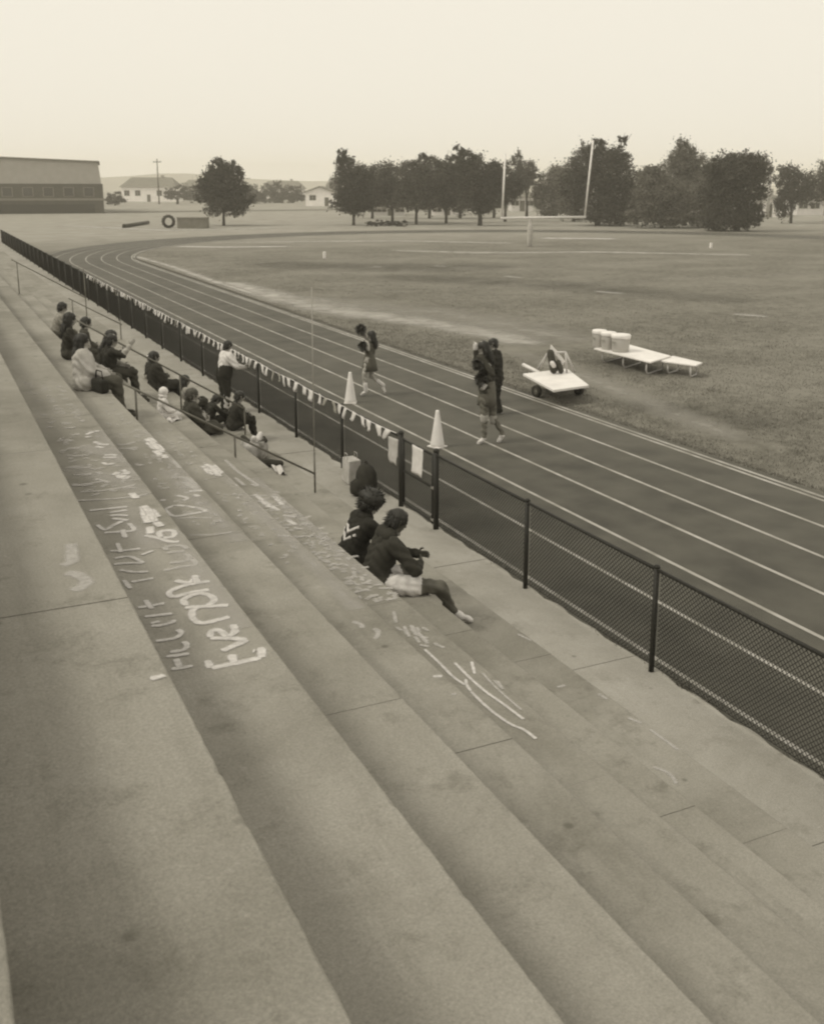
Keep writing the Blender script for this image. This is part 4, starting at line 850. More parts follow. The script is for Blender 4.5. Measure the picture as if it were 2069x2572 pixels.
b1, b2, b3, b4 = (onz(x, y, 0.37)-cart.location for x, y in ((1350, 928), (1412, 938), (1435, 935), (1395, 925)))
ap = atd(1376, 885, onz(1385, 935, 0.36))-cart.location; ap2 = atd(1420, 884, onz(1432, 938, 0.36))-cart.location
tub = mat('white_tube', 0.55, 0.06, 5, 0.6)
for a_, b_ in ((b1, ap), (b2, ap), (b4, ap), (b2+Vector((0.2, 0.1, 0)), ap2), (b3+Vector((0.1, 0, 0)), ap2), (ap, ap2)):
    m = MB(); m.tube([a_, b_], 0.026, 8); m.obj('frame_tube', tub, cart, True)
m = MB(); q = [atd(x, y, onz(1385, 935, 0.36), -0.1)-cart.location for x, y in ((1384, 866), (1402, 885), (1420, 908), (1412, 918), (1398, 897), (1382, 884))]; m.prism(q, FH*0.12); m.obj('white_pad', white, cart, bevel=0.02)
eb = thing('equipment_bag', 'dark kit bag with a white patch propped on the cart', 'bag', onz(1390, 938, 0.36+0.002))
m = MB(); capsule(m, (0, 0, 0.10), 0.10, (-0.05, 0.1, 0.52), 0.09, 14); capsule(m, (0.15, -0.1, 0.08), 0.075, (0.1, -0.05, 0.30), 0.06, 12); m.obj('body', fab(0.05), eb, True)
m = MB(); capsule(m, Vector((-0.06, 0.0, 0.28))-FH*0.07, 0.065, Vector((-0.03, -0.03, 0.22))-FH*0.07, 0.06, 12); m.obj('patch', fab(0.55), eb, True)

# ---- long low tables with water coolers
ZT_ = 0.42
def table(label, quad, legs, h_, group, lm):
    cs = [onz(x, y, h_+ZG) for x, y in quad]; c_ = sum(cs, Vector())/4; t = thing('folding_table', label, 'table', (c_.x, c_.y, ZG), 0, group)
    m = MB(); m.prism([(c.x-c_.x, c.y-c_.y, h_-0.045) for c in cs], (0, 0, 0.045)); m.obj('table_top', white, t, bevel=0.01)
    lc_ = [Vector((c.x-c_.x, c.y-c_.y, 0)) for c in cs]
    for u_ in legs:
        a_ = lc_[0].lerp(lc_[1], u_).lerp(lc_[3].lerp(lc_[2], u_), 0.10); b_ = lc_[0].lerp(lc_[1], u_).lerp(lc_[3].lerp(lc_[2], u_), 0.90)
        m = MB(); up_ = Vector((0, 0, h_-0.045)); m.tube([a_+up_, a_+Vector((0, 0, 0.12)), a_.lerp(b_, 0.08)+Vector((0, 0, 0.02)), a_.lerp(b_, 0.92)+Vector((0, 0, 0.02)), b_+Vector((0, 0, 0.12)), b_+up_], 0.022, 8); m.obj('leg', lm, t, True)
    return t
table('long low white table carrying the water coolers', ((1491, 874), (1634, 909), (1684, 893), (1556, 858)), (0.12, 0.5, 0.9), ZT_, 'white tables on the field', tub)
table('short low white table continuing right of the cooler table', ((1650, 904), (1748, 917), (1764, 910), (1690, 893)), (0.62, 0.95) if False else (0.25, 0.85), ZT_-0.05, 'white tables on the field', tub)
cool = mat('cooler_body', 0.40, 0.06, 4, 0.5, spec=0.35)
for (x, y, r_, lab) in ((1507, 873, 0.21, 'leftmost pale round water cooler on the long table'), (1530, 879, 0.22, 'middle water cooler half behind the others'), (1562, 886, 0.27, 'widest water cooler, rightmost on the long table')):
    p = onz(x, y, ZT_+ZG); p = p+FH*r_; t = thing('water_cooler', lab, 'water cooler', (p.x, p.y, ZT_+ZG+0.002), 0.6, 'coolers on the table')
    m = MB(); m.lathe([(r_*0.86, 0), (r_*0.9, 0.02), (r_*0.97, 0.38), (r_*0.95, 0.40)], seg=28); m.obj('body', cool, t, True)
    m = MB(); m.lathe([(r_*1.0, 0.38), (r_*1.05, 0.40), (r_*1.05, 0.47), (r_*0.97, 0.50), (r_*0.2, 0.52)], seg=28); m.obj('lid', white, t, True)
    m = MB(); q = -FH*r_*0.95; m.tube([q+Vector((0, 0, 0.07)), q-FH*0.05+Vector((0, 0, 0.07)), q-FH*0.06+Vector((0, 0, 0.03))], 0.014, 8); m.obj('tap', fab(0.3), t, True)
    for e in (-1, 1):
        q = RH*e*r_*0.98; m = MB(); m.tube([q+FH*0.05+Vector((0, 0, 0.30)), q*1.16+FH*0.04+Vector((0, 0, 0.27)), q*1.16-FH*0.04+Vector((0, 0, 0.27)), q-FH*0.05+Vector((0, 0, 0.30))], 0.012, 6); m.obj('handle', fab(0.25), t, True)

# ---- goalpost
gb = onz(1330, 618, ZG); gp = thing('goalpost', 'tall white football goalpost with padded base at the far end', 'goalpost', gb)
YGp = gb.y
xl, xr = ony(1256, 547, YGp), ony(1463, 546, YGp); cz = xl.z-ZG
m = MB(); m.lathe([(0.22, 0.0), (0.24, 0.05), (0.24, 1.75), (0.2, 1.8)], seg=16); m.obj('pad', mat('pale_pad', 0.36, 0.1, 3, 0.7), gp, True)
m = MB(); m.tube([(0, 0, 0), (0, 0, cz-0.35), (0, -0.12, cz-0.1), (0, -0.3, cz)], 0.11, 12); m.obj('gooseneck', white, gp, True)
m = MB(); m.tube([(xl.x-gb.x-0.08, -0.3, cz), (xr.x-gb.x+0.08, -0.3, cz)], 0.10, 12); m.obj('crossbar', white, gp, True)
for (q, tx, ty) in ((xl, 1264, 385), (xr, 1484, 352)):
    tp = ony(tx, ty, YGp); m = MB(); m.tube([(q.x-gb.x, -0.3, cz), (tp.x-gb.x, -0.3, tp.z-ZG)], 0.085, 10); m.obj('upright', white, gp, True)
# ---- corner pylons
for (x, y, h_, lab) in ((815, 648, 0.46, 'white corner pylon standing alone left of the goalpost'), (1785, 622, 0.42, 'white corner pylon at the far right of the field')):
    p = onz(x, y, ZG); t = thing('corner_pylon', lab, 'pylon', (p.x, p.y, ZG), 0, 'white pylons on the field')
    m = MB(); m.box(-0.09, 0.09, -0.09, 0.09, 0.03, h_); m.obj('body', white, t, bevel=0.015); m = MB(); m.lathe([(0.12, 0), (0.12, 0.02), (0.07, 0.035)], seg=14); m.obj('base', white, t)

# ---- things lying on the steps
t = thing('striped_bag', 'open striped bag with bundles on the low step before the handrail', 'bag', onz(640, 1150, Z6)+Vector((0, 0, 0.002)), 0.4)
m = MB(); m.lathe([(0.20, 0), (0.24, 0.06), (0.25, 0.24), (0.22, 0.33), (0.19, 0.33), (0.2, 0.1)], seg=18); m.obj('body', mat('striped_cloth', 0.30, 0.6, 9, 0.9), t, True)
for k, (a_, z_, v_) in enumerate(((0.3, 0.36, 0.5), (2.2, 0.34, 0.05), (4.0, 0.38, 0.55), (5.2, 0.30, 0.04))):
    m = MB(); capsule(m, (0.13*math.cos(a_), 0.13*math.sin(a_), z_-0.06), 0.07, (0.2*math.cos(a_), 0.2*math.sin(a_), z_+0.03), 0.05, 10); m.obj('bundle', fab(v_), t, True)
t = thing('jacket', 'dark jacket dropped on the low step beside the striped bag', 'jacket', onz(668, 1172, Z6)+Vector((0, 0, 0.0)))
m = MB(); capsule(m, (0, 0, 0.07), 0.07, (0.22, -0.12, 0.06), 0.06, 10); capsule(m, (0.05, 0.05, 0.07), 0.06, (-0.12, 0.2, 0.055), 0.05, 10); m.obj('body', fab(0.03), t, True)
o = cloth_panel('paper_sheet', [onz(x, y, Z6+0.03) for x, y in ((676, 1160), (700, 1165), (722, 1192), (690, 1185))], 8, 8, fab(0.5), 0.05, seed=9); tag(o, 'crumpled pale paper lying on the low step by the handrail end', 'paper')
t = thing('handbag', 'small black handbag beside the broad pale sweater', 'handbag', onz(252, 985, tz(1)), 0.3)
m = MB(); m.box(-0.07, 0.07, -0.17, 0.17, 0.0, 0.2); m.obj('body', fab(0.022), t, bevel=0.04); m = MB(); m.tube([(0, -0.12, 0.19), (0, -0.08, 0.32), (0, 0.08, 0.32), (0, 0.12, 0.19)], 0.01, 6); m.obj('strap', fab(0.022), t, True)
t = thing('drink_cup', 'small dark drink cup standing on the step beside the white coat', 'cup', onz(405, 1044, tz(-1)))
m = MB(); m.lathe([(0.034, 0), (0.045, 0.13), (0.047, 0.135), (0.02, 0.14)], seg=14); m.obj('body', fab(0.05), t, True); m = MB(); m.lathe([(0.047, 0.135), (0.048, 0.15), (0.03, 0.155)], seg=14); m.obj('lid', fab(0.1), t, True)
o = cloth_panel('white_towel', [onz(x, y, tz(-1)+0.03) for x, y in ((415, 1040), (440, 1032), (450, 1052), (420, 1060))], 6, 6, fab(0.6), 0.04, seed=4); tag(o, 'white towel bunched on the step below the white hooded coat', 'towel')

# ================================================================== FAR BACKGROUND
bark = mat('bark', 0.055, 0.3, 4, 0.95)
LF = {0: leaf_mat('foliage_dark', 0.058, 0.5), 1: leaf_mat('foliage_mid', 0.085, 0.5), 2: leaf_mat('foliage_pale', 0.14, 0.4)}
def leaves_obj(name, pts_r, size, m_, parent, seed):
    """pts_r: list of (centre, (rx,ry,rz), count); leaf-sized quads through each lobe's volume, in clumps"""
    r_ = np.random.default_rng(seed); V = []; n_ = 0
    for c_, (rx, ry, rz), cnt in pts_r:
        ncl = max(8, cnt//34); d = r_.normal(size=(ncl, 3)); d /= np.linalg.norm(d, axis=1)[:, None]; rad = r_.uniform(0.2, 1.0, ncl)**0.5*r_.uniform(0.8, 1.22, ncl)
        cl = d*rad[:, None]; k = r_.integers(0, ncl, cnt); q = cl[k]+r_.normal(scale=0.105, size=(cnt, 3))*r_.choice([1.0, 2.2], p=[0.9, 0.1], size=(cnt, 1)); V.append(q*np.array([rx, ry, rz])+np.array(c_)); n_ += cnt
    Cn = np.concatenate(V); a = r_.normal(size=(n_, 3)); a /= np.linalg.norm(a, axis=1)[:, None]; b_ = np.cross(a, r_.normal(size=(n_, 3))); b_ /= np.linalg.norm(b_, axis=1)[:, None]
    sz = size*r_.uniform(0.6, 1.4, n_)[:, None]; a *= sz; b_ *= sz*0.7
    vs_ = np.stack([Cn-a, Cn-b_, Cn+a, Cn+b_], 1).reshape(-1, 3)
    me = bpy.data.meshes.new(name); me.vertices.add(4*n_); me.vertices.foreach_set('co', vs_.reshape(-1)); me.loops.add(4*n_); me.loops.foreach_set('vertex_index', np.arange(4*n_, dtype=np.int32))
    me.polygons.add(n_); me.polygons.foreach_set('loop_start', np.arange(0, 4*n_, 4, dtype=np.int32)); me.polygons.foreach_set('loop_total', np.full(n_, 4, dtype=np.int32)); me.update(); me.validate()
    at = me.attributes.new('leafvar', 'FLOAT', 'FACE'); at.data.foreach_set('value', r_.random(n_).astype(np.float32)); me.materials.append(m_)
    return link(name, me, parent)
def tree(label, bx, by, lobes, tone=0, trunk=True, name='leafy_tree', group='trees beyond the field', dens=1.0, seed=None, cat='tree', tr=0.16):
    """lobes: (px, py, half width px, half height px); depth from the trunk's foot on the ground"""
    b_ = onz(bx, by, ZG); dp = depth(b_); k = dp/FPX; t = thing(name, label, cat, (b_.x, b_.y, ZG), 0, group); seed = seed or int(bx*7+by); r_ = random.Random(seed)
    L_ = []; cen = []
    for (x, y, rx, ry) in lobes:
        off = r_.uniform(-0.4, 0.4)*rx*k; c_ = atd(x, y, b_, off)-t.location; cen.append(c_)
        rx *= 1.1
        L_.append((c_, (rx*k, rx*k*0.95, ry*k), int(dens*min(5200, max(260, 0.72*rx*ry*3)))))
    o = leaves_obj('crown', L_, max(0.12, 2.0*k), LF[tone], t, seed); o['kind'] = 'stuff'
    m = MB(); mainc = sum(cen, Vector())/len(cen); top_ = Vector((mainc.x*0.7, mainc.y*0.7, max(c.z for c in cen)))
    w_ = tr*max(1.0, dp/130); m.tube([(0, 0, -0.1), (0.03, 0, top_.z*0.2), top_*0.5, top_], [w_*1.3, w_, w_*0.6, w_*0.12], 8)
    for c_ in cen:
        st = Vector((top_.x*0.3, top_.y*0.3, c_.z*0.4)); m.tube([st, st.lerp(c_, 0.5)+Vector((0, 0, 0.2)), c_], [w_*0.6, w_*0.35, w_*0.08], 6)
        for _ in range(3):
            e = c_+Vector((r_.uniform(-1, 1), r_.uniform(-1, 1), r_.uniform(0.1, 1)))*k*18; m.tube([st.lerp(c_, 0.6), e], [w_*0.3, w_*0.06], 5)
    m.obj('trunk', bark, t, True); return t
tree('round lone tree on a bare trunk left of the white gabled house', 562, 566, [(562, 470, 48, 50), (535, 480, 40, 42), (590, 495, 42, 38), (565, 515, 50, 26), (552, 425, 28, 28), (585, 430, 24, 26), (520, 455, 18, 22)], 0)
tree('small round tree in front of the low white house', 446, 512, [(446, 482, 30, 18), (430, 490, 18, 12), (462, 488, 18, 12)], 1)
tree('tall pointed tree on a slim trunk, first of the row left of the goalpost', 888, 565, [(888, 470, 44, 52), (870, 430, 26, 42), (858, 395, 13, 26), (905, 500, 42, 34), (865, 505, 30, 26), (890, 520, 34, 18), (910, 440, 28, 30)], 0)
tree('wide tree in the row behind the low hedge', 985, 558, [(960, 450, 42, 42), (1000, 445, 40, 40), (940, 480, 38, 34), (985, 490, 50, 32), (1010, 480, 36, 34)], 1)
tree('tree with a thin dark trunk right of the low hedge', 1045, 563, [(1045, 460, 44, 48), (1030, 500, 44, 26), (1065, 500, 40, 28), (1050, 425, 26, 28), (1060, 400, 12, 18)], 1)
tree('tree in the middle of the row, leaning twin stems', 1120, 560, [(1110, 455, 46, 50), (1095, 490, 40, 34), (1130, 500, 40, 28), (1085, 420, 26, 28), (1125, 425, 28, 28)], 1)
tree('dark broad tree with split trunk left of the goalpost', 1205, 566, [(1195, 455, 48, 54), (1165, 430, 36, 44), (1225, 470, 42, 46), (1200, 510, 44, 28), (1150, 385, 18, 20), (1175, 400, 30, 24), (1240, 440, 30, 34)], 0, tr=0.24)
tree('dark tree directly behind the left upright', 1268, 556, [(1275, 450, 40, 44), (1255, 480, 34, 36), (1290, 470, 28, 32)], 0)
tree('thin topped tree between the goalpost uprights', 1322, 548, [(1320, 430, 30, 30), (1300, 405, 14, 26), (1335, 440, 22, 26), (1320, 460, 22, 20)], 1)
tree('pale feathery shrub tree between the goalpost uprights', 1390, 548, [(1390, 465, 44, 44), (1372, 500, 34, 40), (1415, 490, 36, 44), (1400, 440, 26, 24), (1380, 525, 34, 20)], 2)
tree('great dark tree right behind the right upright', 1500, 566, [(1500, 430, 62, 60), (1470, 410, 40, 44), (1540, 440, 56, 52), (1500, 500, 70, 48), (1560, 500, 44, 50), (1450, 470, 42, 50), (1495, 370, 24, 22), (1545, 395, 36, 26), (1525, 540, 60, 24), (1565, 350, 14, 13)], 0, tr=0.3)
tree('mid grey bushy tree right of the white booth', 1660, 572, [(1650, 480, 50, 44), (1690, 500, 54, 50), (1625, 510, 40, 40), (1680, 545, 60, 24), (1645, 440, 34, 30), (1610, 540, 40, 24)], 2, tr=0.22)
tree('tall pale tree with pointed top in the right cluster', 1718, 566, [(1715, 400, 34, 44), (1740, 430, 48, 46), (1700, 440, 40, 40), (1770, 460, 50, 46), (1730, 490, 56, 48), (1715, 372, 16, 18)], 2, tr=0.25)
tree('broad dark tree at the right end of the cluster', 1850, 580, [(1850, 430, 60, 44), (1890, 420, 46, 38), (1820, 420, 44, 36), (1870, 470, 56, 44), (1810, 480, 44, 44), (1840, 530, 60, 44), (1800, 545, 40, 34), (1880, 540, 34, 30)], 0, tr=0.3)
tree('dark tree just past the white house at the right', 1985, 560, [(1975, 450, 30, 40), (2000, 470, 36, 46), (1970, 510, 26, 36)], 0)
tree('outermost tree on the right, half out of the picture', 2090, 556, [(2060, 470, 44, 44), (2090, 450, 50, 50)], 1)
for i, (x, y, w_, h_, tn, lab) in enumerate(((610, 505, 30, 22, 1, 'distant tree just right of the lone round tree'), (640, 508, 26, 22, 0, 'distant dark tree midway between the lone tree and the gabled house'), (690, 506, 28, 26, 1, 'distant tree two to the left of the white gabled house'), (735, 506, 26, 22, 0, 'distant dark tree touching the left of the white gabled house'),
    (845, 510, 26, 34, 1, 'distant tree just right of the white gabled house'), (290, 512, 20, 16, 0, 'dark bush at the right corner of the big gymnasium'), (330, 500, 24, 16, 1, 'distant low tree before the left end of the white house'), (500, 506, 26, 22, 1, 'distant tree left of the lone round tree'), (1345, 515, 24, 18, 1, 'distant shrub beside the small house behind the crossbar'), (10, 512, 34, 20, 1, 'distant tree at the far left behind the gymnasium'))):
    tree(lab, x, y+3, [(x, y-h_*0.9, w_, h_), (x-w_*0.5, y-h_*0.5, w_*0.7, h_*0.6), (x+w_*0.5, y-h_*0.55, w_*0.7, h_*0.6)], tn, dens=1.2)
tree('background tree filling the gap behind the low hedge', 935, 548, [(930, 450, 40, 36), (945, 485, 40, 36), (920, 500, 34, 30)], 1)
tree('background tree behind the thin dark trunk', 1078, 548, [(1080, 445, 38, 34), (1075, 490, 44, 36), (1100, 470, 34, 34)], 1)
tree('background tree left of the broad dark tree', 1155, 548, [(1150, 450, 40, 40), (1160, 495, 42, 36)], 1)
tree('background tree behind the split trunk', 1240, 546, [(1240, 440, 34, 34), (1245, 490, 38, 38)], 0)
tree('pale tree filling the gap left of the great dark tree', 1440, 556, [(1430, 450, 34, 44), (1440, 510, 40, 40)], 2)
tree('mid grey tree filling the gap beside the white booth', 1600, 556, [(1600, 480, 40, 40), (1590, 530, 44, 30), (1625, 450, 26, 24)], 1)
tree('mid grey tree filling the gap left of the broad dark tree', 1785, 570, [(1790, 480, 46, 50), (1770, 530, 50, 40), (1800, 430, 26, 26)], 2)
# low hedge
hb_ = onz(973, 568, ZG); k = depth(hb_)/FPX; t = thing('low_hedge', 'low dark clipped hedge on the grass under the tree row', 'hedge', (hb_.x, hb_.y, ZG))
leaves_obj('foliage', [(RH*x*k+Vector((0, 0, 7*k)), (16*k, 9*k, 7*k), 500) for x in (-38, -19, 0, 19, 38)], 0.09, LF[0], t, 5)['kind'] = 'stuff'
m = MB()
for x in (-30, -10, 10, 30): m.tube([RH*x*k, RH*x*k+Vector((0, 0, 8*k))], [0.05, 0.02], 6)
m.obj('stems', bark, t)

# ---- buildings
wallw, wallg = mat('white_render', 0.80, 0.08, 1.2, 0.9), mat('grey_siding', 0.30, 0.1, 1.0, 0.9)
roofm, glass = mat('grey_roof', 0.17, 0.15, 1.5, 0.9), mat('window_glass', 0.04, 0.1, 1, 0.15, spec=0.6)
def house(label, x0, x1, by, ytop, yridge, wm=None, deep=9.0, gable=False, wins=3, grp='houses beyond the field'):
    a_, b_ = onz(x0, by, ZG), onz(x1, by, ZG); c_ = (a_+b_)/2; dp = depth(c_); k = dp/FPX; h_ = (by-ytop)*k; hr = (by-yridge)*k; L_ = (x1-x0)*k
    t = thing('house', label, 'house', (c_.x, c_.y, ZG), -YAW, grp); m = MB(); m.box(-L_/2, L_/2, 0, deep, -0.2, h_)
    if gable: m.prism([(-L_/2, 0, h_), (L_/2, 0, h_), (0, 0, hr-0.1)], (0, deep, 0))
    m.obj('wall', wm or wallw, t)
    m = MB(); e = 0.5
    if gable:
        for sg in (-1, 1): m.prism([(sg*(L_/2+e), -e, h_-0.25), (0, -e, hr), (0, -e, hr+0.22), (sg*(L_/2+e), -e, h_-0.03)], (0, deep+2*e, 0))
    else:
        m.add([(-L_/2-e, -e, h_), (L_/2+e, -e, h_), (L_/2+e, deep+e, h_), (-L_/2-e, deep+e, h_), (-L_/2+2, deep/2, hr), (L_/2-2, deep/2, hr)], [(0, 1, 5, 4), (1, 2, 5), (2, 3, 4, 5), (3, 0, 4), (3, 2, 1, 0)])
    rf = m.obj('roof', roofm, t); m = MB(); m.box(L_*0.18, L_*0.18+0.8, deep*0.45, deep*0.55, h_, hr+0.7); m.obj('chimney', wallg, rf)
    for i in range(wins):
        xc = -L_/2+L_*(i+0.5)/wins
        if i == wins//2 and wins > 1:
            m = MB(); m.box(xc-0.5, xc+0.5, -0.06, 0.02, 0.0, min(2.1, h_*0.8)); d_ = m.obj('door', fab(0.10), t); m = MB(); m.box(xc+0.3, xc+0.4, -0.12, -0.06, 0.95, 1.05); m.obj('handle', steel, d_)
        else:
            m = MB(); w2, z0, z1 = 0.8, h_*0.4, h_*0.78; m.box(xc-w2, xc+w2, -0.05, 0.02, z0, z1); f_ = m.obj('window', wallg, t)
            for sg in (-1, 1): m = MB(); m.box(xc+sg*w2*0.5-w2*0.4, xc+sg*w2*0.5+w2*0.4, -0.07, -0.04, z0+0.1, z1-0.1); m.obj('pane', glass, f_)
    return t
house('low white house behind the utility pole', 306, 442, 506, 470, 446, wins=5)
house('bright white gabled house left of the tree row', 768, 838, 517, 482, 470, gable=True, wins=2)
house('pale house far behind the right end of the lone tree', 655, 760, 500, 474, 455, mat('pale_siding', 0.58, 0.08, 1, 0.9), wins=4)
house('small pale house seen between the goalpost uprights', 1284, 1338, 530, 496, 464, mat('pale_siding', 0.58), gable=False, wins=3)
house('white house at the right edge behind the pale pole', 1888, 1972, 545, 500, 486, wins=3)
house('long grey roofed house far left of the lone tree', 455, 545, 498, 474, 452, mat('pale_siding', 0.58), wins=4)
house('pale low house behind the tree row above the low hedge', 925, 1015, 541, 520, 508, mat('pale_siding', 0.58), wins=4)
house('pale low house behind the trunks left of the split trunk tree', 1085, 1160, 540, 520, 508, wins=3)
house('pale house beyond the right edge trees', 2000, 2120, 540, 500, 480, mat('pale_siding', 0.58), wins=4)
# gymnasium at left
a_, b_ = onz(60, 535, ZG), onz(262, 535, ZG); k = depth(b_)/FPX; gy = thing('gymnasium', 'big gymnasium block with pale upper wall and dark lower wall', 'building', (b_.x, b_.y, ZG), -R(9))
L_ = 262*k+6; H_ = (535-411)*k; hm = (535-463)*k
dkw = mat('dark_brick', 0.075, 0.15, 2.0, 0.9, v2=0.10, s2=0.6, m2=0.6); plw = mat('pale_panel', 0.36, 0.06, 1.0, 0.8)
m = MB(); m.box(-L_, 0, 0, 30, -0.3, hm); m.obj('lower_wall', dkw, gy)
m = MB(); m.prism([(-L_, 0.15, hm), (-0.25, 0.15, hm), (-0.6, 0.15, H_), (-L_, 0.15, H_+0.9)], (0, 29.5, 0)); m.obj('upper_wall', plw, gy)
m = MB(); m.prism([(-L_, -0.25, H_+0.9), (-0.3, -0.25, H_), (-0.3, -0.25, H_+0.25), (-L_, -0.25, H_+1.15)], (0, 30.5, 0)); m.obj('roof', roofm, gy)
m = MB(); m.box(-L_, 0.15, -0.12, 0.02, hm-2.9, hm-2.5); m.obj('string_course', mat('course_grey', 0.2), gy)
m = MB(); m.box(-L_+1, -1.5, -0.16, 0.03, 0.0, 1.6); m.obj('base_band', mat('base_dark', 0.04), gy)
for i in range(7):
    x = -2.4-i*3.4; m = MB(); m.box(x-0.9, x+0.9, -0.10, 0.02, hm-2.2, hm-0.6); f_ = m.obj('window', mat('course_grey', 0.2), gy); m = MB(); m.box(x-0.75, x+0.75, -0.13, -0.09, hm-2.1, hm-0.7); m.obj('pane', glass, f_)
# poles
def pole(label, x, yb, yt, r_, mm, arm=False, name='utility_pole'):
    b_ = onz(x, yb, ZG); tp = atd(x, yt, b_); t = thing(name, label, 'pole', (b_.x, b_.y, ZG), -YAW, 'poles beyond the field'); h_ = tp.z-ZG
    m = MB(); m.tube([(0, 0, -0.2), (0, 0, h_)], [r_*1.2, r_*0.8], 10); m.obj('shaft', mm, t, True)
    if arm:
        m = MB(); m.box(-1.1, 1.1, -0.08, 0.08, h_-0.9, h_-0.7); m.obj('crossarm', mm, t)
        for sx_ in (-0.9, 0.9): m = MB(); m.lathe([(0.05, h_-0.7), (0.07, h_-0.6), (0.04, h_-0.5)], c=(sx_, 0, 0), seg=8); m.obj('insulator', fab(0.3), t)
    else:
        m = MB(); m.tube([(0, 0, h_-0.05), (-0.6, 0, h_+0.1), (-1.0, 0, h_+0.05)], 0.06, 8); m.obj('lamp_arm', mm, t, True); m = MB(); m.box(-1.5, -0.9, -0.12, 0.12, h_-0.06, h_+0.06); m.obj('lamp_head', mm, t, bevel=0.02)
pole('dark utility pole in front of the low white house', 400, 512, 398, 0.16, mat('pole_wood', 0.09, 0.2, 2), True)
pole('pale lamp pole by the white house at the right edge', 1926, 548, 414, 0.24, mat('pale_pole', 0.42, 0.1, 2), False, 'lamp_pole')
pole('faint pale lamp pole rising between the right trees', 1619, 530, 416, 0.3, mat('pale_pole', 0.42), False, 'lamp_pole')
# booth
p = onz(1560, 566, ZG); t = thing('portable_booth', 'white portable booth under the great dark tree', 'booth', (p.x, p.y, ZG), -YAW+0.3)
m = MB(); m.box(-0.55, 0.55, 0, 1.1, 0.05, 1.75); m.obj('body', wallw, t, bevel=0.03); m = MB(); m.prism([(-0.6, -0.05, 1.75), (0.6, -0.05, 1.75), (0.45, 0.1, 1.98), (-0.45, 0.1, 1.98)], (0, 1.2, 0)); m.obj('roof', wallw, t)
m = MB(); m.box(-0.4, 0.4, -0.03, 0.0, 0.12, 1.65); d_ = m.obj('door', mat('booth_door', 0.5), t); m = MB(); m.box(0.25, 0.32, -0.06, -0.03, 0.85, 0.95); m.obj('handle', steel, d_)
# tractor tyre, equipment box and drain pipe
p = onz(424, 572, ZG); k = depth(p)/FPX; t = thing('tractor_tyre', 'big dark tractor tyre standing upright beside the grey box', 'tyre', (p.x, p.y, ZG), -YAW); r0 = 16*k
m = MB(); sg = 28; prof = [(r0*0.62, -0.2), (r0*0.95, -0.24), (r0, -0.15), (r0, 0.15), (r0*0.95, 0.24), (r0*0.62, 0.2), (r0*0.62, -0.2)]; vs_ = []
for r_, x_ in prof: vs_ += [(r_*math.cos(2*math.pi*q/sg), x_, r0+r_*math.sin(2*math.pi*q/sg)) for q in range(sg)]
m.add(vs_, [(i*sg+q, i*sg+(q+1) % sg, (i+1)*sg+(q+1) % sg, (i+1)*sg+q) for i in range(len(prof)-1) for q in range(sg)]); m.obj('carcass', blkr, t, True)
m = MB()
for q in range(0, sg, 2):
    a0 = 2*math.pi*q/sg; m.box(-0.06, 0.06, -0.22, 0.22, 0, 0.05); 
    for i in range(len(m.v)-8, len(m.v)): v_ = Vector(m.v[i]); m.v[i] = (v_.x*math.sin(a0)+(r0+v_.z)*math.cos(a0), v_.y, r0-v_.x*math.cos(a0)+(r0+v_.z)*math.sin(a0)) 
m.obj('tread_lug', blkr, t)
bpy.data.objects[t.name].children
p = onz(482, 573, ZG); k = depth(p)/FPX; t = thing('equipment_box', 'long low grey equipment box right of the tractor tyre', 'box', (p.x, p.y, ZG), -YAW)
m = MB(); m.box(-37*k, 37*k, 0, 1.6, 0.0, 25*k); m.obj('body', mat('box_grey', 0.17, 0.15, 1.5, 0.9), t, bevel=0.03); m = MB(); m.box(-38*k, 38*k, -0.06, 1.66, 25*k+0.003, 28*k); m.obj('lid', mat('box_lid', 0.24), t, bevel=0.02)
for x in (-0.5, 0.0, 0.5): m = MB(); m.box(x*60*k-0.05, x*60*k+0.05, -0.05, -0.002, 0.0, 25*k-0.02); m.obj('batten', mat('box_grey', 0.17), t)
p, q = onz(312, 572, ZG), onz(372, 562, ZG); t = thing('drain_pipe', 'dark drain pipe lying on the grass before the gymnasium', 'pipe', (p.x, p.y, ZG)); d_ = q-p; d_.z = 0
m = MB(); m.tube([(0, 0, 0.22), Vector((d_.x, d_.y, 0.22))], 0.22, 14); m.obj('barrel', fab(0.06), t, True); m = MB(); m.tube([(0, 0, 0.22), d_.normalized()*0.3+Vector((0, 0, 0.22))], 0.27, 14); m.obj('collar', fab(0.06), t, True)
# distant ridge
m = MB(); r_ = random.Random(3); n_ = 60; vs_ = []
for i in range(n_+1):
    x = -900+i*60*(1 if True else 0); h_ = 14+5*math.sin(i*0.35)+3*math.sin(i*0.9)+r_.uniform(-1, 1); vs_ += [(x*0.6, 1150, -2), (x*0.6, 1200, h_*0.78), (x*0.6, 1330, -2)]
m.add(vs_, [f_ for i in range(n_) for f_ in ((3*i, 3*i+3, 3*i+4, 3*i+1), (3*i+1, 3*i+4, 3*i+5, 3*i+2))]); struct(m.obj('hills', mat('ridge', 0.20, 0.15, 0.05, 0.95), smooth=True))

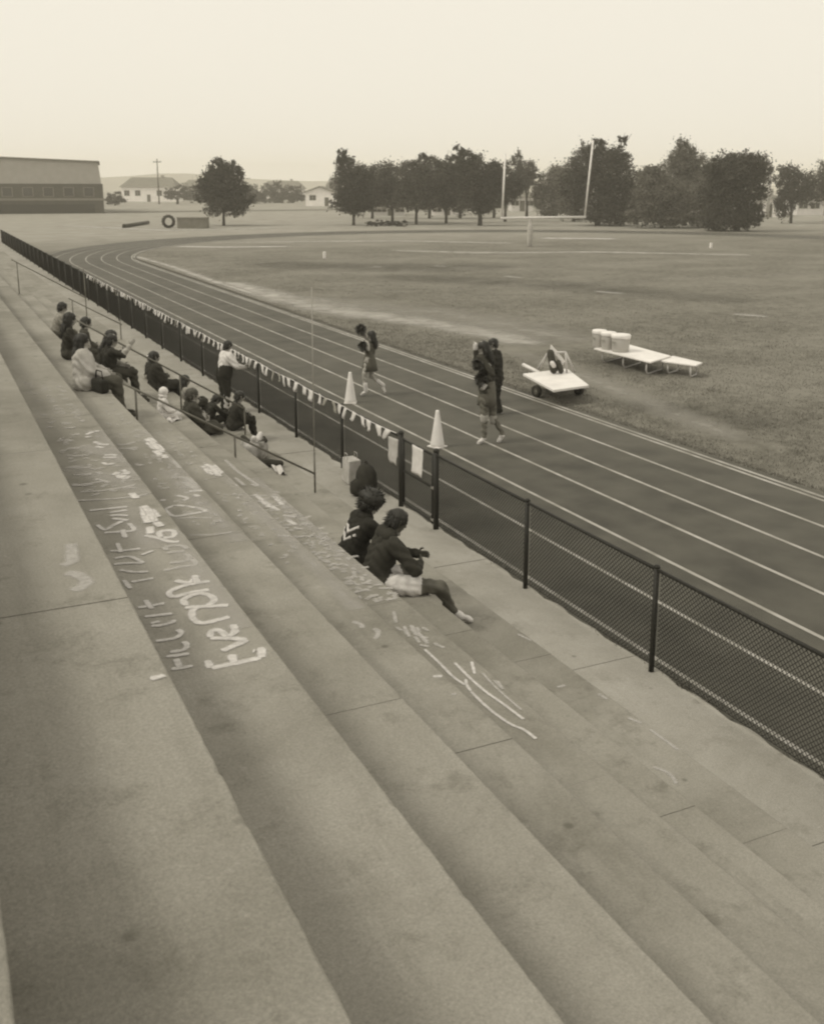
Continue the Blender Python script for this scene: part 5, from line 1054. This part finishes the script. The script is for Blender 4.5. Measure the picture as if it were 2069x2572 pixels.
# ---- turf blades near the track and weeds at the slab edge
def tufts(name, label, X, Y, h0, h1, v, seed, lean=0.5):
    r_ = np.random.default_rng(seed); n_ = len(X); a = r_.uniform(0, 2*np.pi, n_); h = r_.uniform(h0, h1, n_); w = r_.uniform(0.006, 0.016, n_); l = r_.normal(scale=lean, size=(n_, 2))*h[:, None]
    z = np.full(n_, ZG-0.02); P0 = np.stack([X-w*np.cos(a), Y-w*np.sin(a), z], 1); P1 = np.stack([X+w*np.cos(a), Y+w*np.sin(a), z], 1); P2 = np.stack([X+l[:, 0], Y+l[:, 1], z+h+0.01], 1)
    vs_ = np.stack([P0, P1, P2], 1).reshape(-1, 3); me = bpy.data.meshes.new(name); me.vertices.add(3*n_); me.vertices.foreach_set('co', vs_.reshape(-1)); me.loops.add(3*n_); me.loops.foreach_set('vertex_index', np.arange(3*n_, dtype=np.int32))
    me.polygons.add(n_); me.polygons.foreach_set('loop_start', np.arange(0, 3*n_, 3, dtype=np.int32)); me.polygons.foreach_set('loop_total', np.full(n_, 3, dtype=np.int32)); me.update(); me.validate()
    at = me.attributes.new('leafvar', 'FLOAT', 'FACE'); at.data.foreach_set('value', r_.random(n_).astype(np.float32)); me.materials.append(leaf_mat('blades_'+name, v, 0.45)); o = link(name, me); return tag(o, label, 'grass', kind='stuff')
rg = np.random.default_rng(11); N = 150000; K = 6000
cx_ = 13.5+rg.exponential(7.0, K); cy_ = rg.uniform(6, 30, K)+rg.exponential(12, K); ix = rg.integers(0, K, N); sp = rg.uniform(0.08, 0.6, K)
gx = cx_[ix]+rg.normal(size=N)*sp[ix]; gy = cy_[ix]+rg.normal(size=N)*sp[ix]; ok = gx > 13.47+0.05*np.sin(gy*3.1)+0.04*np.sin(gy*7.7)
for pl_, w_ in WORN:
    for a_, b_ in zip(pl_[:-1], pl_[1:]):
        ax, ay, bx_, by_ = a_.x, a_.y, b_.x, b_.y; L2 = (bx_-ax)**2+(by_-ay)**2; t_ = np.clip(((gx-ax)*(bx_-ax)+(gy-ay)*(by_-ay))/L2, 0, 1)
        ok &= np.hypot(gx-ax-t_*(bx_-ax), gy-ay-t_*(by_-ay)) > w_*0.5*rg.uniform(0.35, 1.2, N)
tufts('grass', 'short tufted grass of the field beside the track', gx[ok], gy[ok], 0.02, 0.055, 0.205, 3)
yb = rg.uniform(-2, 75, 26000); tufts('edge_grass', 'ragged grass along the inner edge of the track', 13.46+np.abs(rg.normal(size=26000))*0.10, yb, 0.02, 0.05, 0.2, 4)
yb = rg.uniform(1, 60, 12000); keep = (np.sin(yb*1.7)+np.sin(yb*4.3+1)+rg.normal(scale=0.8, size=12000)) > 0.4
tufts('fence_weeds', 'thin dry weeds growing at the foot of the chain link fence', (XF+0.07+np.abs(rg.normal(size=12000))*0.05)[keep], yb[keep], 0.05, 0.13, 0.19, 5)

# ---- thin air between the camera and the trees
m = MB(); m.box(-1100, 1500, -90, 1400, -3.0, 32.0)
haze_m = bpy.data.materials.new('thin_haze'); haze_m.use_nodes = True; n = haze_m.node_tree; n.nodes.clear()
out = n.nodes.new('ShaderNodeOutputMaterial'); pv = n.nodes.new('ShaderNodeVolumePrincipled'); pv.inputs['Color'].default_value = (1.0, 0.96, 0.86, 1); pv.inputs['Density'].default_value = 0.0008
n.links.new(pv.outputs[0], out.inputs['Volume'])
hz = m.obj('haze', haze_m); hz['kind'] = 'stuff'
